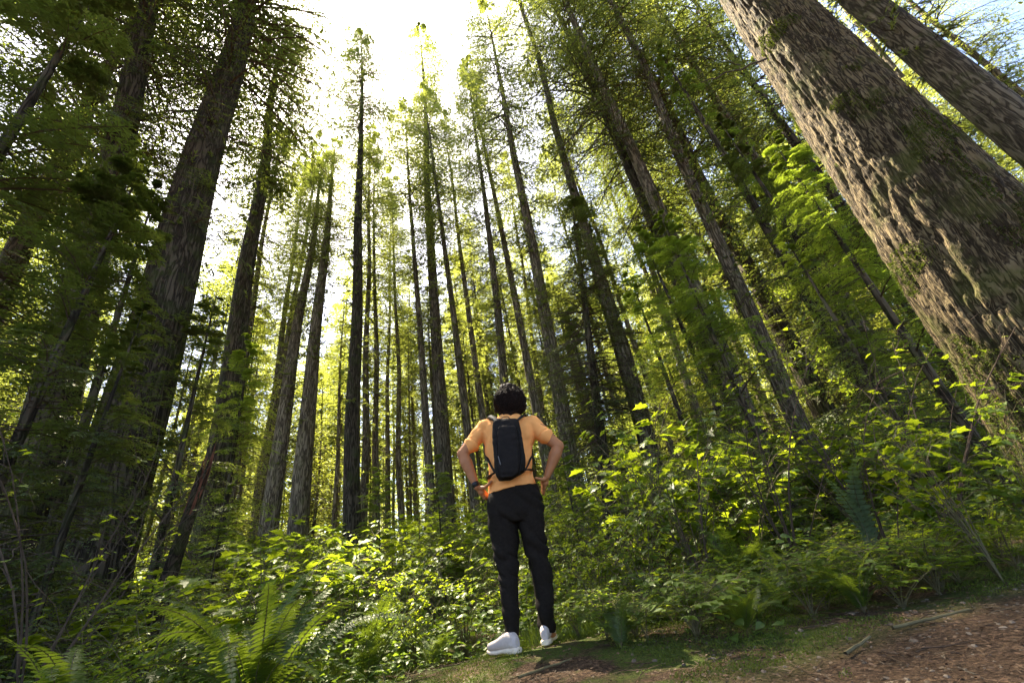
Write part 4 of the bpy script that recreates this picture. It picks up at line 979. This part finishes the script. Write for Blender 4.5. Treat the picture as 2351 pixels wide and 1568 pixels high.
def build_person():
    root = thing('person', (0.0, 3.2, float(ground(-.1, 3.2))), 'person seen from behind in orange t-shirt and black trousers, hands on hips, looking up', 'person')
    base = np.array(root.location)
    def add(name, me, parent=root):
        o = link(name, me, parent)
        if parent is root: o.location = -Vector(base)
        return o
    # --- anatomy (all points in world space)
    sL, sR = p(1110, 984), p(1224, 976)
    eL, eR = p(1062, 1042, 3.19), p(1282, 1024, 3.19)
    wL, wR = p(1094, 1117, 3.20), p(1256, 1093, 3.20)
    parts = []
    def arm(s, e, w, out):
        u = (s+e)/2; f1 = e+(w-e)*.28; f2 = e+(w-e)*.62
        parts.append(tubew([s, s+(e-s)*.25, u, s+(e-s)*.82, e], [.060, .060, .053, .045, .042]))
        parts.append(tubew([e, f1, f2, w], [.041, .047, .036, (.029, .024)]))
        parts.append(ell(e, (.044, .044, .044)))
    arm(sL, eL, wL, -1); arm(sR, eR, wR, 1)
    def hand(w, pts, thumb, fr=.0092):
        # pts: palm centre, knuckles line (two ends), finger tips direction list
        pc, k1, k2, tips, mids = pts
        k1, k2, pc = map(np.array, (k1, k2, pc))
        kk = [k1+(k2-k1)*q for q in (0, .33, .67, 1)]
        for i, q in enumerate(kk): parts.append(tubew([w+(q-w)*.05, w+(q-w)*.6, q], [.020, .017, .0135], 12))
        parts.append(ell(pc, (.030, .022, .030)))
        for q, m_, t_, sc in zip(kk, mids, tips, (1, 1.05, 1, .85)): parts.append(tubew([q, m_, m_*.45+t_*.55, t_], [fr*1.18*sc, fr*1.08*sc, fr*sc, fr*.8*sc], 10))
        parts.append(tubew(thumb, [.017, .0135, .0115, .0095], 10))
    # left hand: heel of the hand on the hip, thumb back and up, fingers forward round the hip
    k = [p(1112, 1128, 3.27), p(1113, 1143, 3.245)]
    kk = [k[0]+(k[1]-k[0])*q for q in (0, .33, .67, 1)]
    md = [q+np.array([.014, .036, -.012]) for q in kk]; tp = [m_+np.array([.018, .034, -.024+.006*i]) for i, m_ in enumerate(md)]
    hand(wL, (p(1105, 1127, 3.22), k[0], k[1], tp, md), [wL+(p(1107, 1121, 3.2)-wL)*.7, p(1113, 1119, 3.175), p(1121, 1112, 3.155), p(1128, 1105, 3.14)])
    k = [p(1245, 1108, 3.27), p(1250, 1118, 3.235)]
    kk = [k[0]+(k[1]-k[0])*q for q in (0, .33, .67, 1)]
    md = [q+np.array([-.006, .028, -.026]) for q in kk]; tp = [m_+np.array([-.010, .024, -.034+.004*i]) for i, m_ in enumerate(md)]
    hand(wR, (p(1251, 1106, 3.22), k[0], k[1], tp, md), [wR+(p(1250, 1102, 3.2)-wR)*.6, p(1246, 1101, 3.17), p(1238, 1099, 3.15), p(1230, 1097, 3.135)])
    # neck, head (looking up and away)
    nb, hc = p(1168, 962, 3.24), p(1170, 915, 3.27)
    parts.append(tubew([nb-[0, 0, .05], nb, nb+(hc-nb)*.45, hc-[0, 0, .04]], [.075, .058, .054, .055]))
    fw = norm(np.array([0, 1, .35])); up = norm(np.array([0, -.35, 1])); sd = np.array([1., 0, 0])
    AX = [sd, fw, up]
    parts.append(ell(hc, (.074, .092, .112), AX)); parts.append(ell(hc+fw*.035-up*.055, (.055, .058, .055), AX))
    H_ = lambda x, y, z: hc+sd*x+fw*y+up*z
    parts.append(tubew([H_(0, .088, .012), H_(0, .104, -.018), H_(0, .112, -.034)], [.009, .012, .016], 10))      # nose
    parts.append(ell(H_(0, .082, -.092), (.022, .018, .016), AX))                                                # chin
    for x in (-1, 1):
        parts.append(ell(H_(x*.028, .086, .028), (.022, .010, .008), AX))                                        # brow
        parts.append(ell(H_(x*.077, .0, -.01), (.009, .020, .032), AX))                                          # ear
        parts.append(ell(H_(x*.015, .092, -.062), (.018, .009, .006), AX))                                       # lips
    # torso and legs under the clothes
    cc = lambda a, b_: (a+b_)/2
    hipL, hipR = p(1145, 1170), p(1218, 1158)
    parts.append(tubew([p(1168, 975), p(1168, 1010), p(1170, 1060), p(1177, 1110), p(1182, 1140)], [(.070, .12), (.085, .13), (.080, .115), (.080, .115), (.075, .09)]))
    parts.append(tubew([sL, p(1168, 985), sR], [.05, .06, .05]))
    kL, kR = p(1166, 1295, 3.2), p(1240, 1293, 3.24); aL, aR = p(1177, 1452, 3.14), p(1256, 1442, 3.22)
    parts.append(tubew([hipL, hipL*.5+kL*.5, kL, kL*.55+aL*.45, aL], [.075, .065, .048, .045, .033])); parts.append(tubew([hipR, hipR*.5+kR*.5, kR, kR*.55+aR*.45, aR], [.075, .065, .048, .045, .033]))
    for a_, d_ in ((aL, np.array([-.11, .06, 0])), (aR, np.array([.03, .13, 0]))): parts.append(tubew([a_-[0, 0, .03], a_+d_*.5-[0, 0, .045], a_+d_-[0, 0, .055]], [.032, .028, .022]))
    body = fuse('body', parts, SK, .0048, 3)
    add('body', body)
    # eyes
    for x in (-1, 1):
        V, T_, Q = ell(H_(x*.030, .082, .008), (.012, .010, .012), AX, 10)
        add('eye', mesh_np('eye', V, [T_, Q], [plain('eye_white', (.7, .68, .65), .3, .05)], smooth=True))
    # --- hair: one mass with loose curls
    hm = plain('black_hair', (.020, .011, .007), .6, .5, 60, spec=.15, stretch=(1, 1, .3))
    hcn = p(1170, 915, 3.235)
    hp = [ell(hcn, (.096, .104, .096)), ell(p(1149, 932, 3.23), (.050, .065, .066)), ell(p(1192, 931, 3.23), (.052, .065, .066)), ell(p(1170, 946, 3.20), (.082, .052, .052)), ell(p(1168, 896, 3.24), (.075, .08, .050))]
    hd = lambda c: (.034*(fbm(c[:, 0]*28, c[:, 1]*28, c[:, 2]*22, 3)-.45)*2)
    hair = add('hair', fuse('hair', hp, hm, .006, 3, hd))
    b = Buf(); n = 3000; k_ = 16
    d = norm(rng.standard_normal((n, 3))+[0, -.35, -.1]); t = np.linspace(0, 1, k_)
    hcn = hcn-np.array([0, .005, .018]); srf = hcn+d*np.array([.095, .102, .108])
    low = d[:, 2] < -.2; srf[low] += (norm(d[low])*[.012, .012, 0])
    fall = norm(np.stack([d[:, 0]*.35, d[:, 1]*.35-.05, -np.ones(n)], -1)+(rng.random((n, 3))-.5)*.8)
    ln = .05+.08*rng.random(n)
    Pp = srf[:, None]+(fall*ln[:, None])[:, None]*t[None, :, None]+(d*.022)[:, None]*np.sin(t*np.pi*.8)[None, :, None]
    # stay outside the mass
    rel = (Pp-hcn)/np.array([.097, .104, .112]); rr = np.linalg.norm(rel, axis=-1, keepdims=True); Pp = hcn+rel/rr*np.clip(rr*(.94+.22*rng.random((n, 1, 1))**2), .98, 1.28)*np.array([.097, .104, .112])
    u_ = norm(np.cross(fall, d)); ph = rng.random(n)*6.28; fq = 7+6*rng.random(n); am = (.005+.009*rng.random(n))
    Pp = Pp+u_[:, None]*(am[:, None]*np.sin(fq[:, None]*t+ph[:, None]))[..., None]+d[:, None]*(am[:, None]*np.cos(fq[:, None]*t+ph[:, None]))[..., None]
    b.tubes(Pp, np.tile(.0026*(1-.5*t), (n, 1)), 4, 0)
    c = b.mesh('curls', [hm], True); o = link('curls', c, hair)
    # --- t-shirt
    shirtm = plain('orange_cotton', (.97, .405, .12), .85, .06, 12, bump=.25, bd=.004, spec=.15)
    def seq(L_, Y=Y0): return [(p(a[0], a[1], Y), p(b_[0], b_[1], Y), dp) for a, b_, dp in L_]
    tor = ringseq(seq([((1120, 1139), (1232, 1111), .128), ((1121, 1118), (1227, 1098), .124), ((1123, 1092), (1223, 1080), .116), ((1120, 1064), (1221, 1052), .116), ((1114, 1036), (1223, 1022), .122),
                       ((1109, 1014), (1229, 1000), .126), ((1104, 998), (1231, 984), .122), ((1108, 984), (1226, 970), .108), ((1124, 971), (1212, 960), .092), ((1138, 963), (1199, 955), .080), ((1147, 956), (1189, 952), .070)]))
    slL, slR = p(1088, 1014, 3.21), p(1247, 996, 3.21)
    sp_ = [tor, tubew([p(1128, 985), sL, sL+(slL-sL)*.55, slL], [.078, .074, .066, .062], 24, 1), tubew([p(1206, 978), sR, sR+(slR-sR)*.55, slR], [.078, .074, .066, .062], 24, 1)]
    def wr(c):
        x, y, z = c.T
        w = np.abs(2*noise3(x*7+z*9, y*6, z*5-x*8)-1)*.020+np.abs(2*noise3(x*16-z*10, y*14, z*16)-1)*.008
        side = .35+.65*np.clip(np.abs(x-p(1172, 1040)[0])/.16, 0, 1)
        return (w-.010)*side
    add('t_shirt', fuse('t_shirt', sp_, shirtm, .006, 5, wr))
    for s_, e_, l_ in ((sL, eL, slL), (sR, eR, slR)):
        d_ = norm(l_-s_); V, T_, Q = tubew([l_+d_*.026, l_+d_*.038], [.0650, .0645], 28, 1)
        add('sleeve_hem', mesh_np('sleeve_hem', V, [T_, Q], [shirtm], smooth=True))
    # --- trousers
    trm = plain('black_twill', (.0135, .0100, .0070), .85, .25, 60, bump=.3, bd=.002, spec=.12)
    tl = ringseq(seq([((1124, 1136), (1230, 1108), .112), ((1120, 1147), (1238, 1124), .122), ((1118, 1160), (1245, 1148), .130), ((1119, 1182), (1247, 1176), .128), ((1122, 1200), (1247, 1194), .112)]))
    def leg(rows): return ringseq([(p(a[0], a[1], Y), p(b_[0], b_[1], Y), dp) for a, b_, dp, Y in rows], p=2.1)
    LL = leg([((1120, 1180), (1184, 1186), .105, 3.23), ((1121, 1205), (1189, 1206), .102, 3.23), ((1128, 1240), (1190, 1242), .092, 3.22), ((1137, 1285), (1189, 1288), .082, 3.21), ((1144, 1310), (1189, 1312), .078, 3.20), ((1149, 1350), (1188, 1352), .074, 3.18), ((1154, 1400), (1191, 1400), .068, 3.16), ((1158, 1435), (1193, 1434), .062, 3.15), ((1162, 1461), (1193, 1459), .058, 3.14)])
    RL = leg([((1186, 1180), (1247, 1176), .105, 3.23), ((1193, 1215), (1249, 1208), .102, 3.23), ((1203, 1250), (1253, 1240), .092, 3.23), ((1215, 1290), (1260, 1284), .082, 3.23), ((1220, 1320), (1265, 1314), .078, 3.23), ((1229, 1365), (1270, 1360), .072, 3.23), ((1234, 1405), (1272, 1402), .066, 3.22), ((1239, 1436), (1273, 1434), .060, 3.22), ((1242, 1449), (1273, 1449), .058, 3.22)])
    def wt(c):
        x, y, z = c.T; zz = z
        knee = np.exp(-((zz-.50)/.13)**2)*.9+np.exp(-((zz-.85)/.10)**2)*.6+np.exp(-((zz-.14)/.09)**2)*.8+.25
        return (np.abs(2*noise3(x*9+3, y*8, z*17+x*14)-1)-.3)*.024*knee+.004
    tr_ = add('trousers', fuse('trousers', [tl, LL, RL], trm, .006, 5, wt))
    # --- shoes
    wm = plain('off_white_knit', (.52, .44, .40), .75, .06, 80, bump=.2, bd=.001); solem = plain('cream_sole', (.72, .60, .46), .6, .08, 40, bump=.2, bd=.002); lm = plain('grey_lace', (.10, .10, .11), .7, .1)
    def shoe(heel, toe, ank):
        f = norm(np.append((toe-heel)[:2], 0)); s_ = np.array([f[1], -f[0], 0]); u = np.array([0, 0, 1.]); L_ = np.linalg.norm((toe-heel)[:2]); z0 = heel[2]
        g_ = np.append(heel[:2], 0)
        def prof(xs, ws, zs, hs, p_=2.5):
            rows = []
            for x, w_, z_, h_ in zip(xs, ws, zs, hs):
                an = np.arange(24)/24*2*np.pi; cx, sx = np.cos(an), np.sin(an); cx = np.sign(cx)*abs(cx)**(2/p_); sx = np.sign(sx)*abs(sx)**(2/p_)
                rows.append(g_+f*x*L_+s_*(cx*w_)[:, None]+u*(z0+z_+h_/2+sx*h_/2)[:, None])
            return loft(rows)
        upper = prof([0.02, .10, .28, .45, .62, .80, .93, .985], [.020, .030, .033, .036, .040, .040, .031, .016], [.022]*8, [.060, .085, .092, .080, .060, .048, .040, .026])
        col_ = tubew([np.append(g_[:2], 0)+f*.20*L_+u*(z0+.06), ank*.6+(g_+f*.20*L_+u*(z0+.09))*.4, ank], [(.038, .040), (.036, .038), (.034, .036)], 20, 1)
        so_ = prof([-.02, .06, .25, .45, .62, .82, .95, 1.01], [.022, .034, .035, .034, .042, .043, .035, .018], [.004, 0, 0, .006, .0, .0, .006, .014], [.030, .036, .036, .026, .026, .026, .022, .014], 3)
        o = add('shoe', fuse('shoe', [upper, col_], wm, .004, 3))
        link('sole', fuse('sole', [so_], solem, .004, 2), o)
        b = Buf()
        for q in (.36, .45, .54, .63):
            w_ = .030; hz = z0+.022+np.interp(q, [.28, .45, .62, .8], [.096, .084, .064, .052])
            pts = np.array([g_+f*q*L_+s_*(v*w_)+u*(hz-.018*v*v*1.3) for v in np.linspace(-1, 1, 7)]); b.tubes(pts[None], np.full((1, 7), .0028), 5, 0)
        link('lace', b.mesh('lace', [lm], True), o)
        return o
    gz = lambda v: np.array([v[0], v[1], float(ground(v[0], v[1]))+.004])
    hL, hR = gz(p(1192, 1490, 3.06)), gz(p(1254, 1487, 3.14))
    tL = hL+np.array([-.205, .165, 0]); tR = hR+np.array([.045, .265, 0])
    shoe(hL, tL, p(1178, 1459, 3.14)); shoe(hR, tR, p(1257, 1447, 3.22))
    # --- watch
    a_ = norm(wL-eL); c0 = wL-a_*.018
    V, T_, Q = tubew([c0-a_*.011, c0+a_*.011], [(.035, .030)]*2, 24, 1)
    add('watch', mesh_np('watch', V, [T_, Q], [plain('black_rubber', (.012, .012, .013), .4, .1)], smooth=True))
    return shirtm
build_person()
def build_backpack():
    org = p(1160, 1104, 3.03)
    root = thing('backpack', org, 'slim black backpack worn over the orange t-shirt', 'backpack')
    bm_ = plain('black_nylon', (.010, .007, .005), .75, .3, 40, bump=.35, bd=.003, spec=.2); em = plain('black_webbing', (.010, .009, .009), .7, .2, 80)
    def add(name, me): o = link(name, me, root); o.location = -Vector(org); return o
    Yb = 3.045
    q = lambda L_, Y, p_=3.2: ringseq([(p(a[0], a[1], Y), p(b_[0], b_[1], Y), dp) for a, b_, dp in L_], p=p_)
    main = q([((1146, 1105), (1172, 1103), .018), ((1140, 1096), (1186, 1095), .040), ((1135, 1080), (1205, 1083), .052), ((1134, 1060), (1207, 1063), .058), ((1132, 1030), (1204, 1032), .060), ((1130, 1005), (1200, 1007), .058),
              ((1130, 985), (1196, 985), .054), ((1132, 970), (1193, 970), .046), ((1136, 963), (1189, 962), .030)], Yb)
    wr = lambda c: (np.abs(2*noise3(c[:, 0]*14, c[:, 1]*12, c[:, 2]*22)-1)-.4)*.006+(np.abs(2*noise3(c[:, 0]*30, 3, c[:, 2]*26)-1)-.4)*.002
    add('main_bag', fuse('main_bag', [main], bm_, .005, 4, wr))
    fp = q([((1150, 1097), (1178, 1096), .012), ((1146, 1085), (1190, 1086), .020), ((1144, 1060), (1193, 1062), .026), ((1143, 1030), (1191, 1032), .026), ((1141, 1000), (1188, 1001), .024), ((1142, 984), (1186, 984), .018), ((1146, 978), (1180, 977), .008)], 2.985)
    add('front_pocket', fuse('front_pocket', [fp], bm_, .005, 3, wr))
    def ribbon(name, pts, r=(.011, .004), n=26, mat=em):
        P_ = np.array(pts); t = np.linspace(0, len(P_)-1, n); from_ = np.arange(len(P_))
        # smooth through the points
        S = np.stack([np.interp(t, from_, P_[:, c]) for c in range(3)], -1)
        for _ in range(3): S[1:-1] = (S[:-2]+2*S[1:-1]+S[2:])/4
        V, T_, Q = tubew(list(S), [r]*n, 12, 1); add(name, mesh_np(name, V, [T_, Q], [mat], smooth=True))
    ribbon('shoulder_strap', [p(1143, 968, 3.07), p(1134, 961, 3.12), p(1127, 957, 3.19), p(1124, 962, 3.27), p(1125, 985, 3.36), p(1122, 1020, 3.38)], (.026, .018))
    ribbon('shoulder_strap', [p(1186, 966, 3.07), p(1196, 958, 3.12), p(1201, 953, 3.19), p(1204, 958, 3.27), p(1206, 985, 3.36), p(1212, 1020, 3.38)], (.020, .008))
    ribbon('side_strap', [p(1136, 1084, 3.07), p(1127, 1068, 3.11), p(1119, 1052, 3.18), p(1117, 1042, 3.25)], (.010, .004)); ribbon('side_strap', [p(1205, 1080, 3.07), p(1213, 1066, 3.11), p(1219, 1050, 3.18), p(1222, 1040, 3.25)], (.010, .004))
    ribbon('hip_belt', [p(1138, 1084, 3.06), p(1127, 1090, 3.10), p(1121, 1098, 3.17), p(1121, 1099, 3.26)], (.016, .005)); ribbon('hip_belt', [p(1203, 1079, 3.06), p(1214, 1077, 3.10), p(1223, 1079, 3.17), p(1225, 1080, 3.26)], (.016, .005))
    ribbon('grab_loop', [p(1150, 964, 3.06), p(1154, 957, 3.07), p(1166, 956, 3.07), p(1172, 963, 3.06)], (.006, .003))
    zm = plain('grey_zip', (.16, .15, .14), .4, .2, 50)
    ribbon('zipper_pull', [p(1144, 1048, 2.965), p(1146.5, 1056, 2.96), p(1149, 1066, 2.96)], (.0045, .003), 8, zm)
    for xs in ((1140, 1137, 1141, 1150), (1189, 1196, 1199, 1192)):
        ribbon('zipper', [p(xs[0], 985, 2.995), p(xs[1]+2, 1010, 2.99), p(xs[2], 1050, 2.985), p(xs[3], 1090, 3.0)], (.003, .002), 20, em)
build_backpack()
